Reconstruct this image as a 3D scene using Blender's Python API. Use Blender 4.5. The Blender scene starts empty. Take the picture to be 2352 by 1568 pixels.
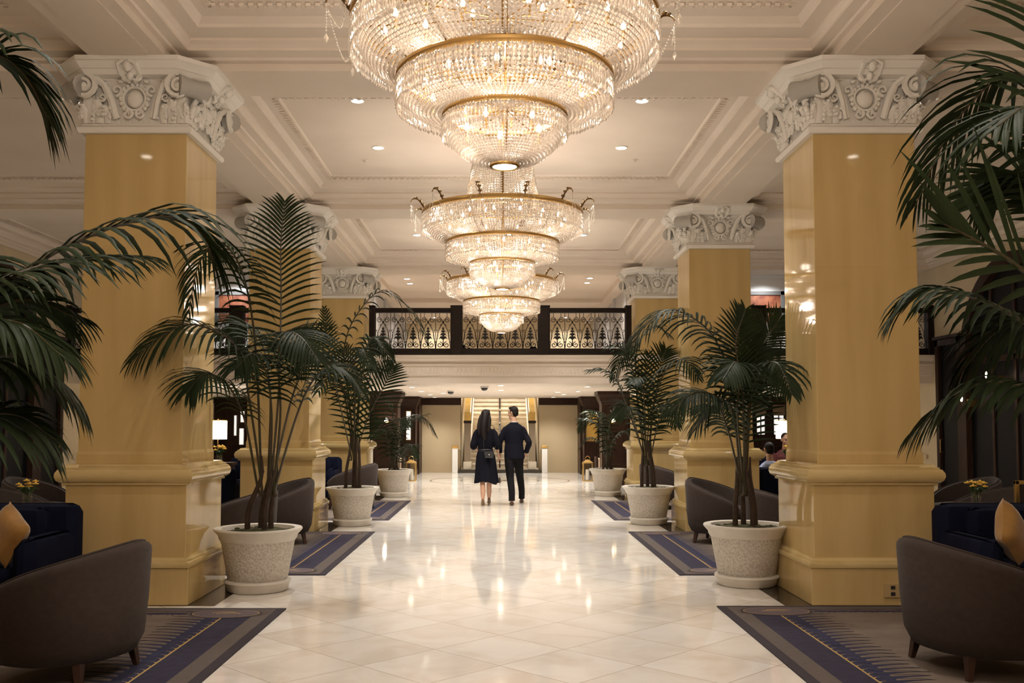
import bpy, math, random
from math import sin, cos, pi, radians, sqrt, atan2
from mathutils import Vector, Matrix, Quaternion

scene = bpy.context.scene
C = scene.collection

# ------------------------------------------------------------------ camera, world, exposure
cam_data = bpy.data.cameras.new('camera')
cam = bpy.data.objects.new('camera', cam_data)
C.objects.link(cam)
scene.camera = cam
cam_data.sensor_width = 36.0
cam_data.lens = 2200 / 2352 * 36.0
cam_data.shift_x = 28 / 2352
cam_data.shift_y = 73.7 / 2352
cam_data.clip_start = 0.05
cam_data.clip_end = 200
cam.location = (0, 0, 1.5)
cam.rotation_euler = (radians(93.0), 0, 0)

world = bpy.data.worlds.new('world')
scene.world = world
world.use_nodes = True
world.node_tree.nodes['Background'].inputs[0].default_value = (1.0, 0.82, 0.62, 1)
world.node_tree.nodes['Background'].inputs[1].default_value = 0.02

scene.view_settings.view_transform = 'Standard'
scene.view_settings.look = 'None'
scene.view_settings.exposure = 0.5
scene.view_settings.gamma = 1.0
scene.view_settings.use_curve_mapping = False
scene.cycles.max_bounces = 7
scene.cycles.diffuse_bounces = 4
scene.cycles.glossy_bounces = 3
scene.cycles.transmission_bounces = 6
scene.cycles.transparent_max_bounces = 24
scene.cycles.caustics_reflective = False
scene.cycles.caustics_refractive = False
scene.cycles.sample_clamp_indirect = 6.0
scene.cycles.use_denoising = True
scene.cycles.use_adaptive_sampling = True
scene.cycles.adaptive_threshold = 0.04

WARM = (1.0, 0.85, 0.73)
WARM2 = (1.0, 0.95, 0.89)
CHAND_W = 13.5        # watts of each lamp inside a chandelier
SPOT_W = 215.0         # watts of a hall downlight
LOBBY_W = 145.0        # watts of a downlight under the mezzanine

# ------------------------------------------------------------------ materials
def lin(c):
    return tuple(((v / 255) / 12.92 if v / 255 <= 0.04045 else ((v / 255 + 0.055) / 1.055) ** 2.4) for v in c)

MATS = {}
def mat(name, col, rough=0.5, metal=0.0, col2=None, scale=4.0, stretch=(1, 1, 1), bump=0.0, bscale=60.0,
        spec=0.5, emit=None, estr=0.0, coat=0.0, detail=4.0, lo=0.35, hi=0.65, sheen=0.0, subs=0.0):
    m = bpy.data.materials.new(name)
    m.use_nodes = True
    nt = m.node_tree
    b = nt.nodes['Principled BSDF']
    b.inputs['Base Color'].default_value = (*col, 1)
    b.inputs['Roughness'].default_value = rough
    b.inputs['Metallic'].default_value = metal
    b.inputs['Specular IOR Level'].default_value = spec
    b.inputs['Coat Weight'].default_value = coat
    b.inputs['Sheen Weight'].default_value = sheen
    if emit:
        b.inputs['Emission Color'].default_value = (*emit, 1)
        b.inputs['Emission Strength'].default_value = estr
    if col2 or bump:
        tc = nt.nodes.new('ShaderNodeTexCoord')
        mp = nt.nodes.new('ShaderNodeMapping')
        mp.inputs['Scale'].default_value = stretch
        nt.links.new(tc.outputs['Object'], mp.inputs['Vector'])
        if col2:
            nz = nt.nodes.new('ShaderNodeTexNoise')
            nz.inputs['Scale'].default_value = scale
            nz.inputs['Detail'].default_value = detail
            nt.links.new(mp.outputs['Vector'], nz.inputs['Vector'])
            rp = nt.nodes.new('ShaderNodeValToRGB')
            rp.color_ramp.elements[0].position = lo
            rp.color_ramp.elements[1].position = hi
            rp.color_ramp.elements[0].color = (*col, 1)
            rp.color_ramp.elements[1].color = (*col2, 1)
            nt.links.new(nz.outputs['Fac'], rp.inputs['Fac'])
            nt.links.new(rp.outputs['Color'], b.inputs['Base Color'])
        if bump:
            n2 = nt.nodes.new('ShaderNodeTexNoise')
            n2.inputs['Scale'].default_value = bscale
            n2.inputs['Detail'].default_value = 3
            nt.links.new(mp.outputs['Vector'], n2.inputs['Vector'])
            bp = nt.nodes.new('ShaderNodeBump')
            bp.inputs['Strength'].default_value = bump
            bp.inputs['Distance'].default_value = 0.01
            nt.links.new(n2.outputs['Fac'], bp.inputs['Height'])
            nt.links.new(bp.outputs['Normal'], b.inputs['Normal'])
    MATS[name] = m
    return m

plaster = mat('cream_plaster', (0.77, 0.68, 0.58), 0.6, col2=(0.73, 0.64, 0.54), scale=1.5)
plaster_w = mat('white_carved_plaster', (0.82, 0.79, 0.73), 0.65, bump=0.15, bscale=45)
wall_cream = mat('cream_wall_paint', (0.66, 0.56, 0.38), 0.6, col2=(0.62, 0.52, 0.35), scale=2)
wall_white = mat('white_wall_paint', (0.72, 0.71, 0.69), 0.6)
marble_y = mat('honey_marble', (0.61, 0.445, 0.20), 0.045, col2=(0.52, 0.37, 0.15), scale=2.2, stretch=(3.0, 3.0, 0.35), detail=5, lo=0.3, hi=0.75, spec=0.5)
marble_m = mat('pale_marble_moulding', (0.64, 0.49, 0.24), 0.05, col2=(0.56, 0.42, 0.185), scale=3, stretch=(1, 1, 2), detail=5)
granite = mat('dark_granite', (0.028, 0.022, 0.017), 0.12, col2=(0.05, 0.04, 0.03), scale=40)
gold = mat('antique_gold', (0.52, 0.34, 0.13), 0.3, 1.0)
gold_d = mat('dark_bronze', (0.20, 0.12, 0.045), 0.4, 0.9)
brass = mat('brass', (0.72, 0.50, 0.20), 0.25, 1.0)
chrome = mat('chrome', (0.8, 0.8, 0.8), 0.15, 1.0)
wood_d = mat('dark_walnut', (0.022, 0.0105, 0.0065), 0.42, spec=0.15, col2=(0.036, 0.017, 0.010), scale=6, stretch=(6, 6, 0.6), detail=6)
wood_r = mat('dark_rail_wood', (0.010, 0.0055, 0.0045), 0.4, spec=0.2, col2=(0.016, 0.009, 0.0065), scale=5, stretch=(1, 5, 5))
wood_leg = mat('walnut_legs', (0.045, 0.02, 0.012), 0.4)
iron = mat('wrought_iron', (0.012, 0.009, 0.008), 0.45, 0.3)
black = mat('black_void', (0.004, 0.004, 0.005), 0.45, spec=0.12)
velvet_g = mat('taupe_velvet', (0.052, 0.039, 0.033), 0.85, spec=0.15, col2=(0.044, 0.033, 0.028), scale=30, sheen=0.05, bump=0.1, bscale=300)
velvet_n = mat('navy_velvet', (0.004, 0.0055, 0.016), 0.9, spec=0.1, col2=(0.0055, 0.0075, 0.021), scale=10)
velvet_y = mat('mustard_velvet', (0.36, 0.185, 0.035), 0.7, col2=(0.27, 0.13, 0.022), scale=8, sheen=0.4)
pot_rough = mat('pebbled_planter', (0.56, 0.52, 0.45), 0.8, col2=(0.42, 0.38, 0.32), scale=55, bump=1.0, bscale=55, lo=0.4, hi=0.6)
pot_smooth = mat('smooth_planter_rim', (0.60, 0.56, 0.49), 0.6, col2=(0.54, 0.50, 0.43), scale=6)
soil = mat('mossy_soil', (0.030, 0.026, 0.010), 0.95, col2=(0.06, 0.06, 0.018), scale=25, bump=1.0, bscale=40)
leaf = mat('palm_leaf', (0.012, 0.021, 0.008), 0.55, col2=(0.020, 0.032, 0.012), scale=5, spec=0.12)
stem_m = mat('palm_stem', (0.035, 0.035, 0.012), 0.5, col2=(0.05, 0.03, 0.012), scale=10)
bark = mat('palm_bark', (0.05, 0.028, 0.014), 0.8, col2=(0.028, 0.015, 0.008), scale=20)
skin = mat('skin', (0.52, 0.30, 0.20), 0.5)
hair_m = mat('dark_brown_hair', (0.010, 0.006, 0.005), 0.6, spec=0.25)
suit = mat('navy_suit', (0.007, 0.007, 0.012), 0.9, spec=0.1)
trouser_m = mat('charcoal_trousers', (0.009, 0.008, 0.009), 0.9, spec=0.1)
dress_m = mat('dark_navy_dress', (0.006, 0.006, 0.010), 0.9, spec=0.1)
leather = mat('black_leather', (0.016, 0.015, 0.018), 0.35)
shoe_b = mat('brown_shoe_leather', (0.05, 0.024, 0.012), 0.35)
shoe_t = mat('tan_shoe_leather', (0.16, 0.085, 0.035), 0.4)
white_p = mat('white_paint', (0.80, 0.78, 0.74), 0.5)
silk_tan = mat('tan_wall_fabric', (0.43, 0.335, 0.205), 0.75, col2=(0.40, 0.31, 0.185), scale=30, stretch=(1, 1, 8))
stair_m = mat('cream_stair_marble', (0.62, 0.55, 0.43), 0.35, col2=(0.52, 0.44, 0.33), scale=4, detail=6)
stair_y = mat('gold_stair_marble', (0.62, 0.40, 0.10), 0.25, col2=(0.54, 0.33, 0.08), scale=3)
pier_m = mat('grey_brown_pier_stone', (0.20, 0.15, 0.095), 0.4)
shade_m = mat('lit_lamp_shade', (0.9, 0.85, 0.75), 0.7, emit=(1.0, 0.86, 0.66), estr=2.2)
bulb_m = mat('lit_bulb', (1, 1, 1), 0.3, emit=(1.0, 0.88, 0.74), estr=16)
lens_m = mat('lit_downlight_lens', (1, 1, 1), 0.3, emit=(1.0, 0.90, 0.76), estr=14)
flame_m = mat('lit_sconce_globe', (1, 1, 1), 0.3, emit=(1.0, 0.78, 0.5), estr=9)
pane_print_glow = mat('glowing_pane_and_print', (0.9, 0.9, 0.9), 0.3, emit=(1.0, 0.96, 0.90), estr=0.6)  # emission for the lit panes, also makes the framed prints glow
art_rust = mat('rust_red_painting', (0.10, 0.016, 0.005), 0.5, col2=(0.24, 0.085, 0.035), scale=5, detail=6)
art_pic = mat('pale_print', (0.75, 0.70, 0.6), 0.5, col2=(0.15, 0.12, 0.1), scale=14, lo=0.55, hi=0.6)
grey_frame = mat('grey_silver_frame', (0.16, 0.16, 0.15), 0.4, 0.4)
blind = mat('woven_blind', (0.22, 0.15, 0.09), 0.8)
flower_y = mat('yellow_petals', (0.65, 0.40, 0.06), 0.6)
flower_g = mat('flower_leaves', (0.05, 0.09, 0.03), 0.6)
cream_up = mat('cream_upholstery', (0.70, 0.52, 0.36), 0.8)
shirt_b = mat('pale_blue_shirt', (0.36, 0.42, 0.60), 0.8)
shirt_r = mat('dark_red_top', (0.10, 0.02, 0.02), 0.8)
plastic_d = mat('dark_plastic', (0.03, 0.03, 0.032), 0.3)
plate_m = mat('cream_outlet_plate', (0.50, 0.36, 0.17), 0.4)
candle = mat('ivory_candle', (0.85, 0.78, 0.62), 0.5)
wash_grey = mat('grey_corridor_paint', (0.50, 0.50, 0.50), 0.6)

glass = bpy.data.materials.new('clear_glass')
glass.use_nodes = True
_nt = glass.node_tree
_nt.nodes.remove(_nt.nodes['Principled BSDF'])
_mx = _nt.nodes.new('ShaderNodeMixShader'); _tr = _nt.nodes.new('ShaderNodeBsdfTransparent'); _gl = _nt.nodes.new('ShaderNodeBsdfGlossy')
_gl.inputs['Roughness'].default_value = 0.03
_mx.inputs[0].default_value = 0.12
_nt.links.new(_tr.outputs[0], _mx.inputs[1]); _nt.links.new(_gl.outputs[0], _mx.inputs[2])
_nt.links.new(_mx.outputs[0], _nt.nodes['Material Output'].inputs[0])

crystal = bpy.data.materials.new('cut_crystal')
crystal.use_nodes = True
_nt = crystal.node_tree
_nt.nodes.remove(_nt.nodes['Principled BSDF'])
_tr = _nt.nodes.new('ShaderNodeBsdfTransparent'); _tr.inputs[0].default_value = (1, 0.96, 0.9, 1)
_tl = _nt.nodes.new('ShaderNodeBsdfTranslucent'); _tl.inputs[0].default_value = (1, 0.93, 0.84, 1)
_df = _nt.nodes.new('ShaderNodeBsdfDiffuse'); _df.inputs[0].default_value = (0.93, 0.88, 0.82, 1)
_gl = _nt.nodes.new('ShaderNodeBsdfGlossy'); _gl.inputs['Roughness'].default_value = 0.12; _gl.inputs[0].default_value = (1, 0.95, 0.88, 1)
_m1 = _nt.nodes.new('ShaderNodeMixShader'); _m1.inputs[0].default_value = 0.32
_m2 = _nt.nodes.new('ShaderNodeMixShader'); _m2.inputs[0].default_value = 0.45
_m3 = _nt.nodes.new('ShaderNodeMixShader'); _m3.inputs[0].default_value = 0.78
L = _nt.links.new
L(_tl.outputs[0], _m1.inputs[1]); L(_df.outputs[0], _m1.inputs[2])
L(_m1.outputs[0], _m2.inputs[1]); L(_gl.outputs[0], _m2.inputs[2])
L(_tr.outputs[0], _m3.inputs[1]); L(_m2.outputs[0], _m3.inputs[2])
L(_m3.outputs[0], _nt.nodes['Material Output'].inputs[0])

def floor_material():
    m = bpy.data.materials.new('polished_white_marble_tiles')
    m.use_nodes = True
    nt = m.node_tree; N = nt.nodes.new; L = nt.links.new
    b = nt.nodes['Principled BSDF']
    tc = N('ShaderNodeTexCoord')
    mp = N('ShaderNodeMapping'); mp.inputs['Rotation'].default_value = (0, 0, radians(45)); mp.inputs['Scale'].default_value = (1 / 0.61,) * 3
    L(tc.outputs['Object'], mp.inputs['Vector'])
    fl = N('ShaderNodeVectorMath'); fl.operation = 'FLOOR'; L(mp.outputs[0], fl.inputs[0])
    fr = N('ShaderNodeVectorMath'); fr.operation = 'FRACTION'; L(mp.outputs[0], fr.inputs[0])
    sep = N('ShaderNodeSeparateXYZ'); L(fr.outputs[0], sep.inputs[0])
    def mth(op, a, bb=None):
        n = N('ShaderNodeMath'); n.operation = op
        for i, v in enumerate((a, bb)):
            if v is None: continue
            if isinstance(v, (int, float)): n.inputs[i].default_value = v
            else: L(v, n.inputs[i])
        return n.outputs[0]
    ex = mth('ABSOLUTE', mth('SUBTRACT', sep.outputs[0], 0.5))
    ey = mth('ABSOLUTE', mth('SUBTRACT', sep.outputs[1], 0.5))
    joint = mth('GREATER_THAN', mth('MAXIMUM', ex, ey), 0.4945)
    wn = N('ShaderNodeTexWhiteNoise'); wn.noise_dimensions = '2D'; L(fl.outputs[0], wn.inputs['Vector'])
    # veins, shifted per tile
    ad = N('ShaderNodeVectorMath'); ad.operation = 'MULTIPLY_ADD'
    L(wn.outputs['Color'], ad.inputs[0]); ad.inputs[1].default_value = (7, 7, 7); L(tc.outputs['Object'], ad.inputs[2])
    nz = N('ShaderNodeTexNoise'); nz.inputs['Scale'].default_value = 2.6; nz.inputs['Detail'].default_value = 7; nz.inputs['Distortion'].default_value = 0.8
    L(ad.outputs[0], nz.inputs['Vector'])
    rp = N('ShaderNodeValToRGB')
    e = rp.color_ramp.elements
    e[0].position = 0.30; e[0].color = (0.74, 0.68, 0.60, 1)
    e[1].position = 0.58; e[1].color = (0.84, 0.81, 0.76, 1)
    L(nz.outputs['Fac'], rp.inputs['Fac'])
    tint = N('ShaderNodeMix'); tint.data_type = 'RGBA'; tint.blend_type = 'MULTIPLY'; tint.inputs[0].default_value = 1
    rp2 = N('ShaderNodeValToRGB'); rp2.color_ramp.elements[0].color = (0.93, 0.91, 0.88, 1); rp2.color_ramp.elements[1].color = (1, 1, 1, 1)
    L(wn.outputs['Value'], rp2.inputs['Fac'])
    L(rp.outputs[0], tint.inputs[6]); L(rp2.outputs[0], tint.inputs[7])
    mj = N('ShaderNodeMix'); mj.data_type = 'RGBA'; L(joint, mj.inputs[0]); L(tint.outputs[2], mj.inputs[6]); mj.inputs[7].default_value = (0.50, 0.43, 0.34, 1)
    L(mj.outputs[2], b.inputs['Base Color'])
    b.inputs['Roughness'].default_value = 0.07
    b.inputs['Specular IOR Level'].default_value = 0.85
    n3 = N('ShaderNodeTexNoise'); n3.inputs['Scale'].default_value = 1.3; L(tc.outputs['Object'], n3.inputs['Vector'])
    bp = N('ShaderNodeBump'); bp.inputs['Strength'].default_value = 0.02; bp.inputs['Distance'].default_value = 0.05
    L(n3.outputs['Fac'], bp.inputs['Height']); L(bp.outputs[0], b.inputs['Normal'])
    return m
floor_m = floor_material()

# ------------------------------------------------------------------ mesh helpers
class MB:
    def __init__(s): s.v = []; s.f = []; s.m = []
    def add(s, vs, fs, m=0):
        o = len(s.v); s.v.extend([tuple(p) for p in vs])
        for f in fs: s.f.append(tuple(i + o for i in f)); s.m.append(m)
        return s
    def box(s, x0, x1, y0, y1, z0, z1, m=0):
        return s.add([(x0, y0, z0), (x1, y0, z0), (x1, y1, z0), (x0, y1, z0), (x0, y0, z1), (x1, y0, z1), (x1, y1, z1), (x0, y1, z1)],
                     [(0, 3, 2, 1), (4, 5, 6, 7), (0, 1, 5, 4), (1, 2, 6, 5), (2, 3, 7, 6), (3, 0, 4, 7)], m)
    def rings(s, rings, m=0, cap0=True, cap1=True, closed=True):
        n = len(rings[0]); vs = [p for r in rings for p in r]; fs = []
        for k in range(len(rings) - 1):
            for i in range(n if closed else n - 1):
                j = (i + 1) % n
                fs.append((k * n + i, k * n + j, (k + 1) * n + j, (k + 1) * n + i))
        if cap0: fs.append(tuple(range(n - 1, -1, -1)))
        if cap1: fs.append(tuple((len(rings) - 1) * n + i for i in range(n)))
        return s.add(vs, fs, m)
    def lathe(s, prof, n=24, c=(0, 0), m=0, cap0=True, cap1=True, sy=1.0):
        return s.rings([[(c[0] + r * cos(2 * pi * i / n), c[1] + sy * r * sin(2 * pi * i / n), z) for i in range(n)] for r, z in prof], m, cap0, cap1)
    def sqlathe(s, prof, c=(0, 0), m=0, cap0=True, cap1=True):
        return s.rings([[(c[0] - h, c[1] - h, z), (c[0] + h, c[1] - h, z), (c[0] + h, c[1] + h, z), (c[0] - h, c[1] + h, z)] for h, z in prof], m, cap0, cap1)
    def tube(s, pts, rad, n=6, m=0, flat=1.0):
        pts = [Vector(p) for p in pts]; k = len(pts)
        if isinstance(rad, (int, float)): rad = [rad] * k
        rings = []; up = None
        for i, p in enumerate(pts):
            t = (pts[min(i + 1, k - 1)] - pts[max(i - 1, 0)])
            if t.length < 1e-9: t = Vector((0, 0, 1))
            t.normalize()
            if up is None:
                up = Vector((0, 1, 0)) if abs(t.y) < 0.8 else Vector((0, 0, 1))
            a = (up - t * up.dot(t)); a.normalize(); b = t.cross(a); up = a
            r = rad[i]; ra, rb = (r if isinstance(r, tuple) else (r, r * flat))
            rings.append([p + a * (ra * cos(2 * pi * q / n)) + b * (rb * sin(2 * pi * q / n)) for q in range(n)])
        return s.rings(rings, m)
    def ball(s, c, r, m=0, n=8, k=5):
        rx, ry, rz = r if isinstance(r, tuple) else (r, r, r)
        rings = [[(c[0] + rx * sin(pi * (j + 0.02) / (k + .04)) * cos(2 * pi * i / n), c[1] + ry * sin(pi * (j + .02) / (k + .04)) * sin(2 * pi * i / n), c[2] - rz * cos(pi * j / k)) for i in range(n)] for j in range(k + 1)]
        return s.rings(rings, m)
    def octa(s, c, r, h, m=0):
        x, y, z = c
        return s.add([(x + r, y, z), (x, y + r, z), (x - r, y, z), (x, y - r, z), (x, y, z + h), (x, y, z - h)],
                     [(0, 1, 4), (1, 2, 4), (2, 3, 4), (3, 0, 4), (1, 0, 5), (2, 1, 5), (3, 2, 5), (0, 3, 5)], m)
    def extr(s, outline, axis, a, b, m=0):
        """outline of 2D points extruded along axis from a to b"""
        f = {'x': lambda p, t: (t, p[0], p[1]), 'y': lambda p, t: (p[0], t, p[1]), 'z': lambda p, t: (p[0], p[1], t)}[axis]
        return s.rings([[f(p, a) for p in outline], [f(p, b) for p in outline]], m)
    def xform(s, M, start=0):
        for i in range(start, len(s.v)): s.v[i] = tuple(M @ Vector(s.v[i]))
        return s
    def build(s, name, mats, parent=None, smooth=None, loc=None, bevel=0.0, subsurf=0):
        me = bpy.data.meshes.new(name); me.from_pydata(s.v, [], s.f)
        for mm in (mats if isinstance(mats, (list, tuple)) else [mats]): me.materials.append(mm)
        if any(s.m): me.polygons.foreach_set('material_index', s.m)
        import bmesh
        bm = bmesh.new(); bm.from_mesh(me); bmesh.ops.recalc_face_normals(bm, faces=bm.faces); bm.to_mesh(me); bm.free()
        if smooth is not None:
            me.polygons.foreach_set('use_smooth', [True] * len(me.polygons))
            me.set_sharp_from_angle(angle=radians(smooth))
        o = bpy.data.objects.new(name, me); C.objects.link(o)
        if parent: o.parent = parent
        if loc: o.location = loc
        if bevel:
            md = o.modifiers.new('bevel', 'BEVEL'); md.width = bevel; md.segments = 2; md.limit_method = 'ANGLE'; md.angle_limit = radians(50)
        if subsurf:
            md = o.modifiers.new('subdivision', 'SUBSURF'); md.levels = subsurf; md.render_levels = subsurf
        return o

def tag(o, label, cat, group=None):
    o['label'] = label; o['category'] = cat
    if group: o['group'] = group
    return o
def thing(name, label, cat, loc=(0, 0, 0), rz=0.0, group=None):
    o = bpy.data.objects.new(name, None); C.objects.link(o)
    o.empty_display_size = 0.2
    o.location = loc; o.rotation_euler = (0, 0, rz)
    return tag(o, label, cat, group)
def struct(o):
    o['kind'] = 'structure'; return o
def dup(root, loc, rz, label, group=None, scale=None, lights=True):
    def cp(o, par):
        c = o.copy(); C.objects.link(c)
        if par: c.parent = par
        for ch in o.children:
            if lights or ch.type != 'LIGHT': cp(ch, c)
        return c
    r = cp(root, None); r.location = loc; r.rotation_euler = (0, 0, rz); r['label'] = label
    if scale: r.scale = scale
    if group: r['group'] = group
    return r
def lamp(name, kind, loc, watts, col, parent=None, radius=0.05, spot=None, blend=0.6, rot=(0, 0, 0)):
    d = bpy.data.lights.new(name, kind); d.energy = watts; d.color = col
    if kind in ('POINT', 'SPOT'): d.shadow_soft_size = radius
    if kind == 'SPOT': d.spot_size = radians(spot); d.spot_blend = blend
    o = bpy.data.objects.new(name, d); C.objects.link(o); o.location = loc; o.rotation_euler = rot
    if parent: o.parent = parent
    return o
def catmull(pts, n):
    P = [Vector(p) for p in pts]; P = [2 * P[0] - P[1]] + P + [2 * P[-1] - P[-2]]
    out = []; segs = len(P) - 3
    for k in range(n + 1):
        t = k / n * segs; i = min(int(t), segs - 1); u = t - i
        a, b, c, d = P[i:i + 4]
        out.append(0.5 * ((2 * b) + (c - a) * u + (2 * a - 5 * b + 4 * c - d) * u * u + (3 * b - a - 3 * c + d) * u ** 3))
    return out

# ------------------------------------------------------------------ the setting
CX0, XW, XC, BAY = 0.0, 8.6, 3.125, 5.4
ROWS = [-2.25, 3.15, 8.55, 13.95, 19.35]
SOF, FIELD, HB = 4.58, 4.86, 0.32
ZL = 2.30                      # ceiling under the mezzanine
YM = 18.95                     # mezzanine front

mb = MB().box(-8.7, 8.7, -3.0, 36.0, -0.12, 0.0)
for y in ROWS[1:]:
    for sx in (-1, 1):
        x0, x1 = sorted((sx * (XC - 0.60), sx * (XC + 0.60)))
        mb.box(x0 - 0.17, x1 + 0.17, y - 0.545 - 0.02, y + 0.77, -0.01, 0.0012, 1)
# inlaid star and line in front of the stair
for k in range(8):
    a = k * pi / 4
    r0 = 0.95 if k % 2 == 0 else 0.6
    p = [(r0 * cos(a), 25.5 + r0 * 1.6 * sin(a)), (0.13 * cos(a + pi / 8), 25.5 + 0.2 * sin(a + pi / 8)), (0, 25.5), (0.13 * cos(a - pi / 8), 25.5 + 0.2 * sin(a - pi / 8))]
    mb.extr(p, 'z', -0.01, 0.0015, 1)
for r in (1.05, 1.85):
    n = 64
    mb.rings([[(rr * cos(2 * pi * i / n), 25.5 + rr * 1.0 * sin(2 * pi * i / n), zz) for i in range(n)] for rr, zz in ((r, -0.01), (r, 0.0012), (r - 0.035, 0.0012), (r - 0.035, -0.01))], 1, False, False)
struct(mb.build('floor', [floor_m, granite]))

def coffer(mb, x0, x1, y0, y1, wx0, wx1, wy0, wy1, cap=True):
    S = SOF
    prof = [(-0.03, S + 0.0006), (0, S + 0.0006), (0, S + 0.065), (0.09, S + 0.065), (0.11, S + 0.085), (0.28, S + 0.09), (0.28, S + 0.11), (0.31, S + 0.13), (0.36, S + 0.15), (0.36, S + 0.172),
            (0.60, S + 0.176), (0.62, S + 0.20), (0.68, S + 0.226), (0.70, S + 0.234), (0.88, S + 0.238), (0.88, S + 0.257), (0.97, S + 0.262), (1.0, FIELD)]
    mb.rings([[(x0 + t * wx0, y0 + t * wy0, z), (x1 - t * wx1, y0 + t * wy0, z), (x1 - t * wx1, y1 - t * wy1, z), (x0 + t * wx0, y1 - t * wy1, z)] for t, z in prof], 0, False, cap)

ceil = MB(); dent = MB()
xs = [-XW + 0.03, -XC, XC, XW - 0.03]
for i in range(3):
    for j in range(4):
        x0 = xs[i] + (0.0 if i == 0 else HB); x1 = xs[i + 1] - (0.0 if i == 2 else HB)
        y0 = ROWS[j] + HB; y1 = ROWS[j + 1] - HB
        wx, wy = 0.54, 0.85
        coffer(ceil, x0, x1, y0, y1, wx, wx, wy, wy)
        # dentils around the coffer field and a leaf band lower down
        zz = SOF + 0.235
        fx0, fx1, fy0, fy1 = x0 + wx * 0.9, x1 - wx * 0.9, y0 + wy * 0.9, y1 - wy * 0.9
        n = int((fx1 - fx0) / 0.075)
        for k in range(n):
            xx = fx0 + (k + 0.5) * (fx1 - fx0) / n
            for yy in (fy0, fy1): dent.box(xx - 0.02, xx + 0.02, yy - 0.03, yy + 0.03, zz - 0.004, zz + 0.02)
        n = int((fy1 - fy0) / 0.075)
        for k in range(n):
            yy = fy0 + (k + 0.5) * (fy1 - fy0) / n
            for xx in (fx0, fx1): dent.box(xx - 0.03, xx + 0.03, yy - 0.02, yy + 0.02, zz - 0.004, zz + 0.02)
# soffits of the beams
for y in ROWS: ceil.box(-XW, XW, y - HB + 0.01, y + HB - 0.01, SOF, SOF + 0.3)
for sx in (-1, 1):
    for j in range(4): ceil.box(sx * XC - HB + 0.01, sx * XC + HB - 0.01, ROWS[j] + HB - 0.01, ROWS[j + 1] - HB + 0.01, SOF, SOF + 0.3)
    for j in range(4): # slim raised band down the middle of each soffit
        ceil.box(sx * XC - 0.20, sx * XC + 0.20, ROWS[j] + 0.75, ROWS[j + 1] - 0.75, SOF - 0.012, SOF + 0.01)
ceil.box(-XW - .1, XW + .1, -3.1, 19.7, 4.88, 5.0)
struct(ceil.build('ceiling', plaster))
struct(dent.build('trim_1', plaster))

# mezzanine: slab, fascia mouldings, ceiling above it
slab = MB()
slab.box(-XW, XW, YM + 0.06, 29.72, ZL + 0.0, 2.86)
struct(slab.build('ceiling_lower', plaster))
fas = MB()
fp = [(0.30, ZL), (0.30, 2.34), (0.16, 2.36), (0.16, 2.40), (0.11, 2.45), (0.08, 2.46), (0.08, 2.64), (0.05, 2.65), (0.05, 2.68), (0.09, 2.69), (0.09, 2.72), (0.02, 2.74), (0.02, 2.80), (0.0, 2.81), (0.0, 2.86), (0.34, 2.86)]
fas.extr([(YM + a - 0.06, z) for a, z in fp], 'x', -XW, XW)
for k in range(70):   # carved leaf band on the fascia
    x = -2.7 + k * 0.0783
    fas.ball((x, YM + 0.02, 2.56), (0.026, 0.012, 0.055), n=6, k=4)
    fas.ball((x + 0.039, YM + 0.02, 2.51), (0.014, 0.012, 0.03), n=6, k=4)
for k in range(120):
    x = -8.5 + k * 0.142
    fas.box(x - 0.04, x + 0.04, YM - 0.015, YM + 0.03, 2.655, 2.678)
struct(fas.build('trim_2', plaster, smooth=35))
up = MB()
up.box(-2.85, 2.85, 19.7, 29.4, 4.70, 4.85)
for y in (24.4,): up.box(-2.85, 2.85, y, y + 0.5, 4.60, 4.70)
for sx in (-1, 1):
    x0, x1 = sorted((sx * 2.95, sx * 8.7)); up.box(x0, x1, 19.7, 23.2, 5.08, 5.2)
    # cornice strips of the corridor
    xa, xb = sorted((sx * 2.85, sx * 2.6)); up.box(xa, xb, 19.7, 29.3, 4.58, 4.71)
struct(up.build('ceiling_upper', plaster))
w = MB()
for sx in (-1, 1):
    x0, x1 = sorted((sx * 2.85, sx * 2.95)); w.box(x0, x1, 19.9, 29.4, 2.86, 4.72); w.box(x0, x1, 19.7, 23.2, 4.7, 5.1)
    for y in (21.2, 23.4, 25.6, 27.8):
        xa, xb = sorted((sx * 2.85, sx * 2.80)); w.box(xa, xb, y, y + 0.35, 2.86, 4.60)
struct(w.build('wall_corridor', wash_grey))
w = MB(); w.box(-2.85, 2.85, 29.3, 29.45, 2.86, 4.72); struct(w.build('wall_corridor_end', wall_cream))
for nm, sx in (('wall_mezzanine_left', -1), ('wall_mezzanine_right', 1)):
    x0, x1 = sorted((sx * 2.95, sx * 8.6)); w = MB(); w.box(x0, x1, 22.9, 23.1, 2.86, 5.09)
    w.box(x0, x1, 22.86, 22.9, 4.98, 5.09); w.box(x0, x1, 22.80, 22.9, 5.04, 5.09)
    struct(w.build(nm, wall_white))

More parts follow.
